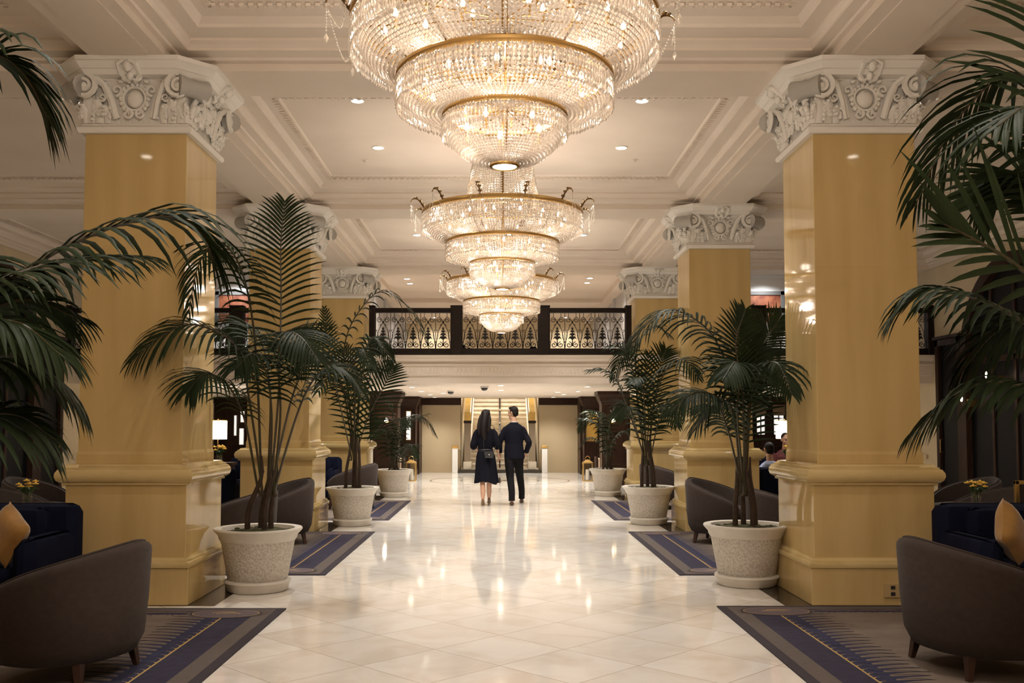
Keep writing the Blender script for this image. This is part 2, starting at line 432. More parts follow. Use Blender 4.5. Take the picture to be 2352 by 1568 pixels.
# outer walls with dark arched and square doorways
def wall_side(nm, sx):
    w = MB(); x0, x1 = sorted((sx * XW, sx * (XW + 0.15)))
    w.box(x0, x1, -3.0, 30.0, 0, 4.88); w.box(x0, x1, 19.7, 23.2, 4.88, 5.1); w.box(min(sx * XW, sx * 8.56), max(sx * XW, sx * 8.56), 19.3, 29.0, 0.80, 0.88)
    struct(w.build(nm, wall_cream))
wall_side('wall_left', -1); wall_side('wall_right', 1)
w = MB(); w.box(-8.7, 8.7, -3.15, -3.0, 0, 4.88); struct(w.build('wall_back', wall_cream))
def arch_door(nm, sx):
    yc, R, zs = 15.85, 1.75, 2.62
    fr = MB(); n = 24
    def ring(r):
        return [(yc - r, 0.0)] + [(yc - r * cos(pi * k / n), zs + r * sin(pi * k / n)) for k in range(n + 1)] + [(yc + r, 0.0)]
    a, b = ring(R), ring(R - 0.20)
    xa, xb = sx * XW, sx * (XW - 0.14)
    for k in range(len(a) - 1):
        q = [a[k], a[k + 1], b[k + 1], b[k]]
        fr.rings([[(xa, *p) for p in q], [(xb, *p) for p in q]])
    o = struct(fr.build(nm, wood_d, smooth=30))
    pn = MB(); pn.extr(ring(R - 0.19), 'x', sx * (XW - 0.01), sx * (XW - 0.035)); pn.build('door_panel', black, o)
    mu = MB()
    for yy in (yc - 0.75, yc, yc + 0.75): mu.box(min(sx * 8.54, sx * 8.58), max(sx * 8.54, sx * 8.58), yy - 0.035, yy + 0.035, 0, zs + 1.3)
    mu.box(min(sx * 8.54, sx * 8.58), max(sx * 8.54, sx * 8.58), yc - 1.56, yc + 1.56, zs - 0.05, zs + 0.05)
    mu.build('mullion', wood_d, o)
def square_door(nm, sx):
    y0, y1, zt = 17.66, 18.66, 3.12
    x = lambda a, b: sorted((sx * a, sx * b))
    fr = MB(); a = x(XW, XW - 0.11)
    fr.box(*a, y0, y0 + 0.13, 0, zt); fr.box(*a, y1 - 0.13, y1, 0, zt); fr.box(*a, y0, y1, zt - 0.13, zt); fr.box(*x(XW, XW - 0.15), y0 - 0.02, y1 + 0.02, zt, zt + 0.06)
    o = struct(fr.build(nm, wood_d, bevel=0.008))
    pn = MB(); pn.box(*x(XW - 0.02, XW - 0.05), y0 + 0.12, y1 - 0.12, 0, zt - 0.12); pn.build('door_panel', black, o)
    k = MB(); k.tube([(sx * 8.53, y1 - 0.2, 0.95), (sx * 8.47, y1 - 0.2, 0.95), (sx * 8.47, y1 - 0.2, 1.2), (sx * 8.53, y1 - 0.2, 1.2)], 0.012); k.build('door_handle', brass, o)
arch_door('door_1', -1); arch_door('door_2', 1); square_door('door_3', -1); square_door('door_4', 1)

# lower lobby: far wall with stair opening, tan fabric panels
w = MB()
for sx in (-1, 1):
    x0, x1 = sorted((sx * 1.20, sx * 8.6)); w.box(x0, x1, 29.72, 29.9, 0, 2.3)
    x0, x1 = sorted((sx * 1.20, sx * 2.9)); w.box(x0, x1, 29.58, 29.72, 2.08, 2.285)
    x0, x1 = sorted((sx * 2.40, sx * 2.95)); w.box(x0, x1, 28.6, 29.72, 0, 2.3)
    x0, x1 = sorted((sx * 2.95, sx * 8.6)); w.box(x0, x1, 28.85, 29.72, 0, 2.3)
    for k in range(5):
        xx = sx * (3.3 + k * 1.1); w.box(xx - 0.06, xx + 0.06, 28.80, 28.86, 0, 2.3)
    x0, x1 = sorted((sx * 2.95, sx * 8.6)); w.box(x0, x1, 28.78, 28.86, 2.12, 2.3); w.box(x0, x1, 28.79, 28.86, 0.75, 0.83)
struct(w.build('wall_far', wood_d))
w = MB()
for sx in (-1, 1):
    x0, x1 = sorted((sx * 1.21, sx * 2.40)); w.box(x0, x1, 29.62, 29.73, 0.0, 2.08)
struct(w.build('trim_3', silk_tan))
w = MB()
for sx in (-1, 1):
    x0, x1 = sorted((sx * 1.19, sx * 1.3)); w.box(x0, x1, 29.75, 35.9, 0, 4.6)
w.box(-1.3, 1.3, 35.8, 35.95, 0, 4.6); w.box(-1.3, 1.3, 29.9, 35.95, 4.6, 4.7)
struct(w.build('wall_stairwell', wall_cream))

# ------------------------------------------------------------------ marble columns with carved capitals
def spiral(c, ax, r0, turns, rad, mb, hand=1, start=0.0, n=26, m=0):
    """flat scroll as a tube; ax gives the two in-plane unit vectors"""
    u, v = ax; pts = []; rr = []
    for k in range(n + 1):
        t = k / n; a = start + hand * 2 * pi * turns * t; r = r0 * (1 - 0.86 * t)
        pts.append(Vector(c) + u * (r * cos(a)) + v * (r * sin(a))); rr.append(rad * (1 - 0.55 * t))
    mb.tube(pts, rr, 5, m)
ORN = None
def capital_meshes():
    rnd = random.Random(5)
    bell = MB()   # local: z=0 at the bottom of the capital, 0.6 at the top of the abacus
    bell.sqlathe([(0.455, 0.0), (0.475, 0.0), (0.49, 0.02), (0.49, 0.045), (0.475, 0.062), (0.462, 0.066), (0.455, 0.085), (0.435, 0.09), (0.435, 0.16), (0.44, 0.30), (0.465, 0.40), (0.51, 0.465)])
    def octo(half, flat, z): # chamfered abacus
        h, f = half, flat
        return [(-f, -h, z), (f, -h, z), (h, -f, z), (h, f, z), (f, h, z), (-f, h, z), (-h, f, z), (-h, -f, z)]
    ab = MB()
    ab.rings([octo(0.50, 0.36, 0.455), octo(0.60, 0.38, 0.462), octo(0.625, 0.40, 0.50), octo(0.64, 0.405, 0.505), octo(0.675, 0.43, 0.555), octo(0.69, 0.43, 0.56), octo(0.69, 0.43, 0.597)])
    orn = MB()
    for q in range(4):
        st = len(orn.v)
        U, V = Vector((1, 0, 0)), Vector((0, 0, 1))
        yf = -0.475
        # big corner scrolls with the diagonal straps that feed them
        for s in (-1, 1):
            c = Vector((s * 0.40, -0.575, 0.375))
            spiral(c, (U * s, V), 0.105, 1.9, 0.026, orn, 1, pi * 0.6)
            orn.ball(c, (0.035, 0.02, 0.035), n=7, k=4)
            orn.tube([(s * 0.34, -0.55, 0.47), (s * 0.25, -0.515, 0.40), (s * 0.20, -0.49, 0.27), (s * 0.165, -0.475, 0.12)], [(0.03, 0.03), (0.034, 0.03), (0.03, 0.028), (0.02, 0.02)], 6)
            orn.tube([(s * 0.30, -0.54, 0.46), (s * 0.215, -0.505, 0.38), (s * 0.172, -0.49, 0.27), (s * 0.14, -0.475, 0.13)], 0.011, 5)
            # scroll roll turning round the chamfered corner
            orn.tube([c, (s * 0.475, -0.52, 0.375), (s * 0.52, -0.475, 0.375), (s * 0.575, -0.40, 0.375)], [0.098, 0.075, 0.075, 0.098], 12)
            # acanthus below the scroll: layered leaves with curled tips
            for (lx, h, wd) in ((0.39, 0.25, 0.05), (0.31, 0.20, 0.045), (0.24, 0.14, 0.035), (0.43, 0.16, 0.03)):
                x = s * lx
                orn.tube([(x, yf + 0.03, 0.09), (x, yf + 0.01, 0.09 + h * 0.6), (x + s * 0.012, yf - 0.03, 0.09 + h * 0.92), (x + s * 0.02, yf - 0.06, 0.09 + h * 0.85)],
                         [(0.015, wd * 0.8), (0.02, wd), (0.018, wd * 0.75), (0.012, wd * 0.3)], 7)
                for k in range(4):
                    orn.ball((x + rnd.choice((-1, 1)) * wd * 0.8, yf - 0.005, 0.11 + h * (0.2 + 0.2 * k)), (0.017, 0.022, 0.024), n=6, k=4)
            spiral(Vector((s * 0.27, -0.505, 0.30)), (U * s, V), 0.04, 1.4, 0.012, orn, -1, 0, 14)
            # C-scrolls at the foot of the cartouche
            spiral(Vector((s * 0.055, -0.495, 0.155)), (U * s, V), 0.045, 1.4, 0.014, orn, 1, pi / 2, 16)
            spiral(Vector((s * 0.15, -0.50, 0.36)), (U * s, V), 0.05, 1.2, 0.014, orn, -1, -pi / 2, 14)
            orn.tube([(s * 0.17, -0.50, 0.455), (s * 0.25, -0.52, 0.445), (s * 0.30, -0.53, 0.458)], 0.008, 4)
            for k in range(9):
                orn.ball((s * rnd.uniform(0.20, 0.36), -0.495, rnd.uniform(0.11, 0.34)), (rnd.uniform(0.01, 0.022),) * 3, n=6, k=3)
        # cartouche: round boss in a wreath, crest above reaching over the abacus
        n = 18
        orn.ball((0, -0.47, 0.29), (0.075, 0.045, 0.078), n=14, k=7)
        for k in range(n):
            a = 2 * pi * k / n
            orn.ball((0.115 * cos(a), -0.485, 0.29 + 0.125 * sin(a)), (0.022, 0.025, 0.02 + 0.006 * (k % 2)), n=6, k=4)
        orn.tube([(0.095 * cos(2 * pi * k / 20), -0.49, 0.29 + 0.1 * sin(2 * pi * k / 20)) for k in range(21)], 0.012, 5)
        for s in (-1, 1):
            spiral(Vector((s * 0.05, -0.565, 0.46)), (U * s, V), 0.045, 1.3, 0.014, orn, 1, pi, 14)
            orn.tube([(s * 0.02, -0.53, 0.42), (s * 0.08, -0.60, 0.47), (s * 0.075, -0.68, 0.53), (s * 0.02, -0.69, 0.555)], [0.018, 0.02, 0.02, 0.014], 6)
            orn.ball((s * 0.11, -0.52, 0.43), (0.03, 0.03, 0.018), n=7, k=4)
        orn.ball((0, -0.66, 0.515), (0.04, 0.04, 0.05), n=8, k=5); orn.ball((0, -0.60, 0.45), (0.03, 0.03, 0.04), n=8, k=5)
        # flutes of the bell between the leaves
        for k in range(-3, 4):
            orn.box(k * 0.05 - 0.012, k * 0.05 + 0.012, yf + 0.03, yf + 0.045, 0.085, 0.12)
        orn.xform(Matrix.Rotation(q * pi / 2, 4, 'Z'), st)
    return bell, ab, orn

def make_column():
    t = thing('marble_column', 'x', 'column')
    b = MB(); b.sqlathe([(0.545, 0.0), (0.545, 0.305)]); b.build('plinth', marble_y, t, bevel=0.006)
    b = MB(); b.sqlathe([(0.535, 0.305), (0.555, 0.308), (0.56, 0.33), (0.553, 0.352), (0.535, 0.356), (0.535, 0.364), (0.525, 0.378), (0.515, 0.385), (0.515, 0.392)]); b.build('base_moulding', marble_m, t, smooth=40)
    b = MB(); b.sqlathe([(0.505, 0.385), (0.505, 1.0)]); b.build('pedestal', marble_y, t, bevel=0.004)
    b = MB(); b.sqlathe([(0.505, 0.985), (0.53, 0.99), (0.53, 1.008), (0.545, 1.012), (0.565, 1.03), (0.575, 1.06), (0.572, 1.09), (0.555, 1.118), (0.54, 1.122), (0.54, 1.135), (0.52, 1.14), (0.505, 1.16), (0.445, 1.165)]); b.build('pedestal_cap', marble_m, t, smooth=40)
    b = MB(); b.sqlathe([(0.447, 1.16), (0.447, 1.24), (0.437, 1.27), (0.437, 2.83), (0.4355, 2.832), (0.4355, 2.836), (0.437, 2.838), (0.435, 3.985)]); b.build('shaft', marble_y, t, bevel=0.004)
    b = MB(); b.sqlathe([(0.43, 3.97), (0.43, 3.995)]); b.build('shadow_joint', wood_d, t)
    bell, ab, orn = capital_meshes()
    c = bell.build('capital', plaster_w, t, smooth=40, loc=(0, 0, 3.985))
    ab.build('abacus', plaster_w, c, smooth=25)
    orn.build('carved_ornament', plaster_w, c, smooth=50)
    return t
col0 = make_column()
order = ['nearest', 'second', 'third']
first = True
for j, y in enumerate(ROWS[2:]):
    for sx, sd in ((-1, 'left'), (1, 'right')):
        lab = '%s honey marble column with carved white capital along the %s side' % (order[j], sd)
        if first: col0.location = (sx * XC, y, 0); col0['label'] = lab; col0['group'] = 'marble columns along the hall'; first = False
        else: dup(col0, (sx * XC, y, 0), 0, lab, 'marble columns along the hall')
for sx, sd in ((-1, 'left'), (1, 'right')):
    p = MB(); p.box(-0.07, 0.07, -0.012, 0.006, -0.055, 0.055); p.box(-0.018, 0.018, -0.016, -0.01, 0.012, 0.04, 1); p.box(-0.018, 0.018, -0.016, -0.01, -0.04, -0.012, 1)
    if sx == 1:
        o = p.build('outlet_plate', [plate_m, plastic_d], None, loc=(XC + 0.12, 8.55 - 0.551, 0.125)); tag(o, 'cream electrical outlet plate on the plinth of the nearest right column', 'outlet')

# ------------------------------------------------------------------ crystal chandeliers
def bez(a, b, c, t): return tuple(a[i] * (1 - t) ** 2 + 2 * b[i] * t * (1 - t) + c[i] * t * t for i in range(2))
def make_chandelier():
    t = thing('crystal_chandelier', 'x', 'chandelier')
    rnd = random.Random(3)
    Z0 = 3.10
    def curtain(name, a, b, c, n, step, r, parent, jit=0.0):
        m = MB(); k = 60
        P = [bez(a, b, c, i / k) for i in range(k + 1)]
        Ls = [0]
        for i in range(k): Ls.append(Ls[-1] + math.dist(P[i], P[i + 1]))
        nb = max(2, int(Ls[-1] / step))
        pts = []
        for q in range(nb + 1):
            d = Ls[-1] * q / nb; i = 0
            while i < k - 1 and Ls[i + 1] < d: i += 1
            f = (d - Ls[i]) / max(1e-9, Ls[i + 1] - Ls[i])
            pts.append((P[i][0] + f * (P[i + 1][0] - P[i][0]), P[i][1] + f * (P[i + 1][1] - P[i][1])))
        for s in range(n):
            a_ = 2 * pi * (s + rnd.uniform(-0.12, 0.12)) / n
            for (R, z) in pts:
                rr = r * rnd.uniform(0.85, 1.1)
                m.octa((R * cos(a_), R * sin(a_), z), rr, rr * 1.15)
        o = m.build(name, crystal, parent); o['kind'] = 'stuff'; return o
    def fringe(R, z, rows, n, parent):
        m = MB()
        for s in range(n):
            a_ = 2 * pi * s / n + rnd.uniform(-0.01, 0.01)
            for (dr, z0, hh, rr) in rows:
                m.octa(((R + dr) * cos(a_), (R + dr) * sin(a_), z + z0 + rnd.uniform(-0.006, 0.006)), rr, hh)
        o = m.build('prism_fringe', crystal, parent); o['kind'] = 'stuff'; return o
    def band(name, R, z, h, parent, w=0.03):
        m = MB(); n = 72
        m.rings([[((R + d) * cos(2 * pi * i / n), (R + d) * sin(2 * pi * i / n), z + zz) for i in range(n)] for d, zz in ((0, 0), (w * .6, 0.004), (w, h * .3), (w, h * .7), (w * .6, h), (0, h), (-w, h * .8), (-w, h * .2), (0, 0))], 0, False, False)
        return m.build(name, gold, parent, smooth=40)
    # frame
    stemo = MB(); stemo.lathe([(0.012, 3.13 - Z0), (0.02, 3.3 - Z0), (0.02, 4.86 - Z0)], 10); stemo.build('centre_rod', gold_d, t, smooth=50)
    cn = MB(); cn.lathe([(0.03, 4.74 - Z0), (0.22, 4.79 - Z0), (0.33, 4.81 - Z0), (0.33, 4.862 - Z0)], 28); cn.build('ceiling_rose', gold, t, smooth=40)
    bt = band('top_ring', 0.925, 3.955 - Z0, 0.055, t, 0.032)
    ba = band('middle_ring', 0.645, 3.615 - Z0, 0.042, t)
    bb = band('lower_ring', 0.365, 3.385 - Z0, 0.036, t, 0.026)
    bc = band('crown_ring', 0.44, 4.02 - Z0, 0.025, t, 0.012)
    sp = MB()
    for k in range(12):
        a = 2 * pi * k / 12
        for r0, z0, r1, z1 in ((0.02, 4.02, 0.92, 3.97), (0.02, 3.70, 0.64, 3.63), (0.02, 3.45, 0.36, 3.40)):
            sp.tube([(r0 * cos(a), r0 * sin(a), z0 - Z0), (r1 * cos(a), r1 * sin(a), z1 - Z0)], 0.006, 5)
        sp.tube([(0.92 * cos(a), 0.92 * sin(a), 3.96 - Z0), (0.80 * cos(a), 0.80 * sin(a), 3.74 - Z0), (0.645 * cos(a), 0.645 * sin(a), 3.64 - Z0)], 0.006, 5)
    sp.build('inner_frame', gold_d, t, smooth=50)
    # bead curtains: crown, three bowls
    curtain('bead_curtain', (0.44, 4.02 - Z0), (0.40, 4.42 - Z0), (0.30, 4.80 - Z0), 76, 0.029, 0.0115, t)
    curtain('bead_curtain', (0.935, 3.93 - Z0), (0.87, 3.66 - Z0), (0.635, 3.655 - Z0), 176, 0.025, 0.0135, bt)
    curtain('bead_curtain', (0.655, 3.60 - Z0), (0.61, 3.37 - Z0), (0.355, 3.42 - Z0), 134, 0.024, 0.0125, ba)
    curtain('bead_curtain', (0.375, 3.37 - Z0), (0.34, 3.13 - Z0), (0.085, 3.105 - Z0), 88, 0.022, 0.0115, bb)
    fringe(0.948, 3.93 - Z0, [(0.0, 0.0, 0.024, 0.015), (0.004, -0.05, 0.036, 0.011), (0.006, -0.115, 0.038, 0.010), (0.002, -0.168, 0.018, 0.013)], 210, bt)
    fringe(0.668, 3.595 - Z0, [(0.0, 0.0, 0.020, 0.013), (0.003, -0.045, 0.032, 0.010), (0.004, -0.105, 0.032, 0.009), (0.0, -0.148, 0.016, 0.011)], 166, ba)
    fringe(0.385, 3.37 - Z0, [(0.0, 0.0, 0.016, 0.010), (0.003, -0.04, 0.028, 0.009), (0.003, -0.092, 0.028, 0.0085)], 110, bb)
    # bulbs
    for (R, z, n) in ((0.74, 3.87, 16), (0.50, 3.90, 8), (0.50, 3.56, 10), (0.24, 3.33, 5), (0.26, 4.10, 6)):
        for k in range(n):
            a = 2 * pi * (k + 0.35) / n
            bm_ = MB(); bm_.lathe([(0.004, 0.0), (0.014, 0.012), (0.016, 0.025), (0.008, 0.05), (0.001, 0.062)], 8)
            o = bm_.build('bulb', bulb_m, t, smooth=60, loc=(R * cos(a), R * sin(a), z - Z0))
            s_ = MB(); s_.lathe([(0.011, -0.07), (0.012, 0.0)], 8); s_.build('candle_sleeve', gold, o)
    # arms with curled leaves and hanging strings
    arm = MB()
    arm.tube(catmull([(0.93, 0, 3.985), (0.97, 0, 4.05), (1.02, 0, 4.10), (1.08, 0, 4.095), (1.10, 0, 4.06)], 10), [0.011 - 0.0006 * k for k in range(11)], 6)
    for (x, z, r) in ((0.985, 4.085, 0.02), (1.03, 4.115, 0.018), (0.955, 4.04, 0.022), (1.06, 4.11, 0.013)): arm.ball((x, 0, z), (r, 0.028, r * 0.7), n=7, k=4)
    ch = MB()
    for k in range(9): ch.octa((1.095, 0, 4.04 - k * 0.019), 0.007, 0.009)
    ch.octa((1.095, 0, 4.04 - 0.20), 0.016, 0.034)
    sw = MB()
    for s in (-1, 1):
        for k in range(22):
            u = k / 21; a = s * u * 0.262
            R = 1.09 - 0.06 * sin(pi * u / 2); sw.octa((R * cos(a), R * sin(a), 4.03 - 0.20 * sin(pi * u / 2) - 0.02 * u), 0.006, 0.008)
    for k in range(12):
        M = Matrix.Rotation(2 * pi * (k + 0.25) / 12, 4, 'Z')
        def rot(src):
            r = MB(); r.v = [tuple(M @ Vector((p[0], p[1], p[2] - Z0))) for p in src.v]; r.f = src.f; r.m = src.m; return r
        o = rot(arm).build('arm', gold_d, t, smooth=50)
        rot(ch).build('pendant', crystal, o); rot(sw).build('bead_swag', crystal, o)
    d = MB(); d.lathe([(0.07, 3.112 - Z0), (0.09, 3.104 - Z0), (0.094, 3.09 - Z0), (0.084, 3.08 - Z0), (0.074, 3.085 - Z0), (0.07, 3.112 - Z0)], 32, cap0=False, cap1=False); o = d.build('bottom_ring', gold, t, smooth=40)
    d = MB(); d.lathe([(0.0745, 3.09 - Z0), (0.06, 3.084 - Z0), (0.02, 3.081 - Z0)], 24); d.build('lit_lens', lens_m, o)
    # the light of the lamps
    for (R, z, n, wt) in ((0.58, 3.79, 4, 0.75), (0.30, 3.52, 2, 0.9), (0.1, 3.30, 1, 0.35), (0.0, 4.25, 1, 0.1)):
        for k in range(n):
            a = 2 * pi * (k + 0.5) / n
            lamp('bulb_light', 'POINT', (R * cos(a), R * sin(a), z - Z0), CHAND_W * wt, WARM, t, 0.06)
    lamp('lens_light', 'SPOT', (0, 0, 3.06 - Z0), CHAND_W * 1.6, WARM2, t, 0.06, 110, 0.7)
    return t
ch0 = make_chandelier()
for k, (y, lab) in enumerate(((5.85, 'largest crystal chandelier nearest the camera, cut off by the top of the picture'),
                              (11.25, 'middle crystal chandelier hanging below and behind the largest one'),
                              (16.65, 'farthest and lowest-looking crystal chandelier in front of the balcony railing'))):
    if k == 0: ch0.location = (0.03, y, 3.10); ch0['label'] = lab; ch0['group'] = 'tiered crystal chandeliers'
    else: dup(ch0, (0.03, y, 3.10), 0.13 * k, lab, 'tiered crystal chandeliers')

# unseen fill lamp above and behind the viewer, added to brighten the column fronts
lamp('front_fill_light', 'POINT', (0.03, 0.45, 3.75), 225, WARM, None, 0.45)

# ------------------------------------------------------------------ recessed downlights
def make_down(r, name='recessed_downlight'):
    t = thing(name, 'x', 'ceiling light')
    m = MB(); m.lathe([(r * 0.80, 0.0), (r * 0.84, -0.012), (r, -0.010), (r, 0.0)], 24); m.build('trim_ring', white_p, t, smooth=40)
    m = MB(); m.lathe([(r * 0.80, -0.004), (r * 0.80, -0.009)], 24); m.build('lens', lens_m, t)
    return t
def add_down(src, used, loc, label, group, watts, ang, col):
    if not used:
        src.location = loc; src['label'] = label; src['group'] = group; o = src; used.append(1)
    else: o = dup(src, loc, 0, label, group, lights=False)
    if watts: lamp('downlight_beam', 'SPOT', (0, 0, -0.03), watts, col, o, 0.06, ang, 0.8)
    return o
d0 = make_down(0.075); u0 = []
G = 'recessed lights in the hall ceiling'
rowname = {2.95 + 5.4 * 0: 'overhead', }
for j in range(1, 4):
    yb = ROWS[j] + 1.25
    for i, yy in enumerate((yb, yb + 1.70)):
        for sx, sd in ((-1, 'left'), (1, 'right')):
            where = ['in the coffer over the viewer', 'in the coffer behind the largest chandelier', 'in the coffer behind the middle chandelier'][j - 1]
            lab = '%s of the two round downlights %s of centre %s' % (('nearer', 'farther')[i], sd, where)
            src = add_down(d0, u0, (sx * 1.48, yy, FIELD), lab, G, SPOT_W * (0.40, 1.0, 1.6)[j - 1], 100, WARM2)
        # aisles
    for sx, sd in ((-1, 'left'), (1, 'right')):
        where = ['above the viewer', 'beside the capital of the nearest column', 'beside the capital of the second column'][j - 1]
        add_down(d0, u0, (sx * 4.42, yb, FIELD), 'round downlight in the %s aisle ceiling %s' % (sd, where), G, [0, SPOT_W * 0.7, SPOT_W * 1.6][j - 1], 100, WARM2)
        if j == 3: add_down(d0, u0, (sx * 6.3, yb, FIELD), 'round downlight deep in the %s aisle near the mezzanine' % sd, G, SPOT_W * 1.2, 110, WARM2)
G2 = 'recessed lights under the mezzanine'
for i, (x, y, lab) in enumerate(((-1.9, 20.7, 'round downlight under the mezzanine, first in the left row'), (-1.92, 23.46, 'round downlight under the mezzanine, second in the left row'),
        (-1.91, 26.2, 'round downlight under the mezzanine, third in the left row'), (-1.94, 28.6, 'round downlight in front of the left tan panel, last in its row'),
        (-1.46, 24.7, 'round downlight right of the left row under the mezzanine'), (0.02, 19.8, 'round downlight under the mezzanine edge above the stair rail'),
        (0.02, 22.6, 'round downlight on the centre line under the mezzanine, farther one'), (1.88, 20.5, 'round downlight under the mezzanine, first in the right row'),
        (1.91, 23.46, 'round downlight under the mezzanine, second in the right row'), (1.73, 25.9, 'round downlight under the mezzanine, third in the right row'),
        (1.45, 24.0, 'round downlight left of the right row under the mezzanine'), (1.6, 28.6, 'round downlight in front of the right tan panel'),
        (-5.2, 21.5, 'round downlight under the mezzanine in the left lounge'), (5.6, 21.5, 'round downlight under the mezzanine in the right lounge'),
        (-6.4, 25.5, 'farther round downlight in the left lounge'), (6.4, 25.5, 'farther round downlight in the right lounge'))):
    add_down(d0, u0, (x, y, ZL), lab, G2, LOBBY_W, 120, WARM2)
G3 = 'recessed lights on the mezzanine'
for (x, y, z, lab) in ((-2.05, 21.0, 4.70, 'round downlight above the balcony, nearer one on the left'), (-2.05, 21.7, 4.70, 'round downlight above the balcony, second on the left'),
        (1.98, 20.9, 4.70, 'round downlight above the balcony, nearer one on the right'), (1.98, 21.6, 4.70, 'round downlight above the balcony, second on the right'),
        (-1.93, 25.4, 4.70, 'bright downlight just above the left part of the balcony rail'), (1.89, 25.2, 4.70, 'bright downlight just above the right part of the balcony rail'),
        (-2.0, 28.7, 4.70, 'downlight seen through the left balcony ironwork'), (2.0, 28.7, 4.70, 'downlight seen through the right balcony ironwork'),
        (-6.3, 22.35, 5.08, 'downlight washing the wall above the left rust-red painting'), (6.3, 22.35, 5.08, 'downlight washing the wall above the right rust-red painting')):
    add_down(d0, u0, (x, y, z), lab, G3, 75 if abs(x) < 3 else 130, 140, (1.0, 0.9, 0.8) if abs(x) < 3 else (0.95, 0.96, 1.0))
for sx, sd in ((-1, 'left'), (1, 'right')):
    m = MB(); m.lathe([(0.13, 0.0), (0.135, -0.012), (0.12, -0.02), (0.02, -0.022)], 28)
    tag(m.build('ceiling_speaker', plaster, smooth=40, loc=(sx * 5.15, 12.2, FIELD)), 'flat round ceiling speaker in the %s aisle' % sd, 'speaker', 'ceiling speakers')
    m = MB(); m.lathe([(0.04, 0.0), (0.042, -0.006), (0.015, -0.01), (0.012, -0.03), (0.02, -0.032)], 16)
    tag(m.build('sprinkler', plaster, smooth=40, loc=(sx * 1.72, 12.05, FIELD)), 'small sprinkler head %s of centre behind the largest chandelier' % sd, 'sprinkler', 'sprinkler heads')
for x, y, lab in ((-0.33, 20.4, 'dark dome security camera near the centre under the mezzanine'), (-1.17, 22.8, 'dark dome security camera left of centre under the mezzanine')):
    t = thing('dome_camera', lab, 'camera', (x, y, ZL), 0, 'dome cameras')
    m = MB(); m.lathe([(0.085, 0.0), (0.088, -0.03), (0.075, -0.035)], 20); m.build('housing', white_p, t, smooth=40)
    m = MB(); m.lathe([(0.072, -0.034), (0.07, -0.06), (0.05, -0.09), (0.01, -0.10)], 20); m.build('dome', plastic_d, t, smooth=60)

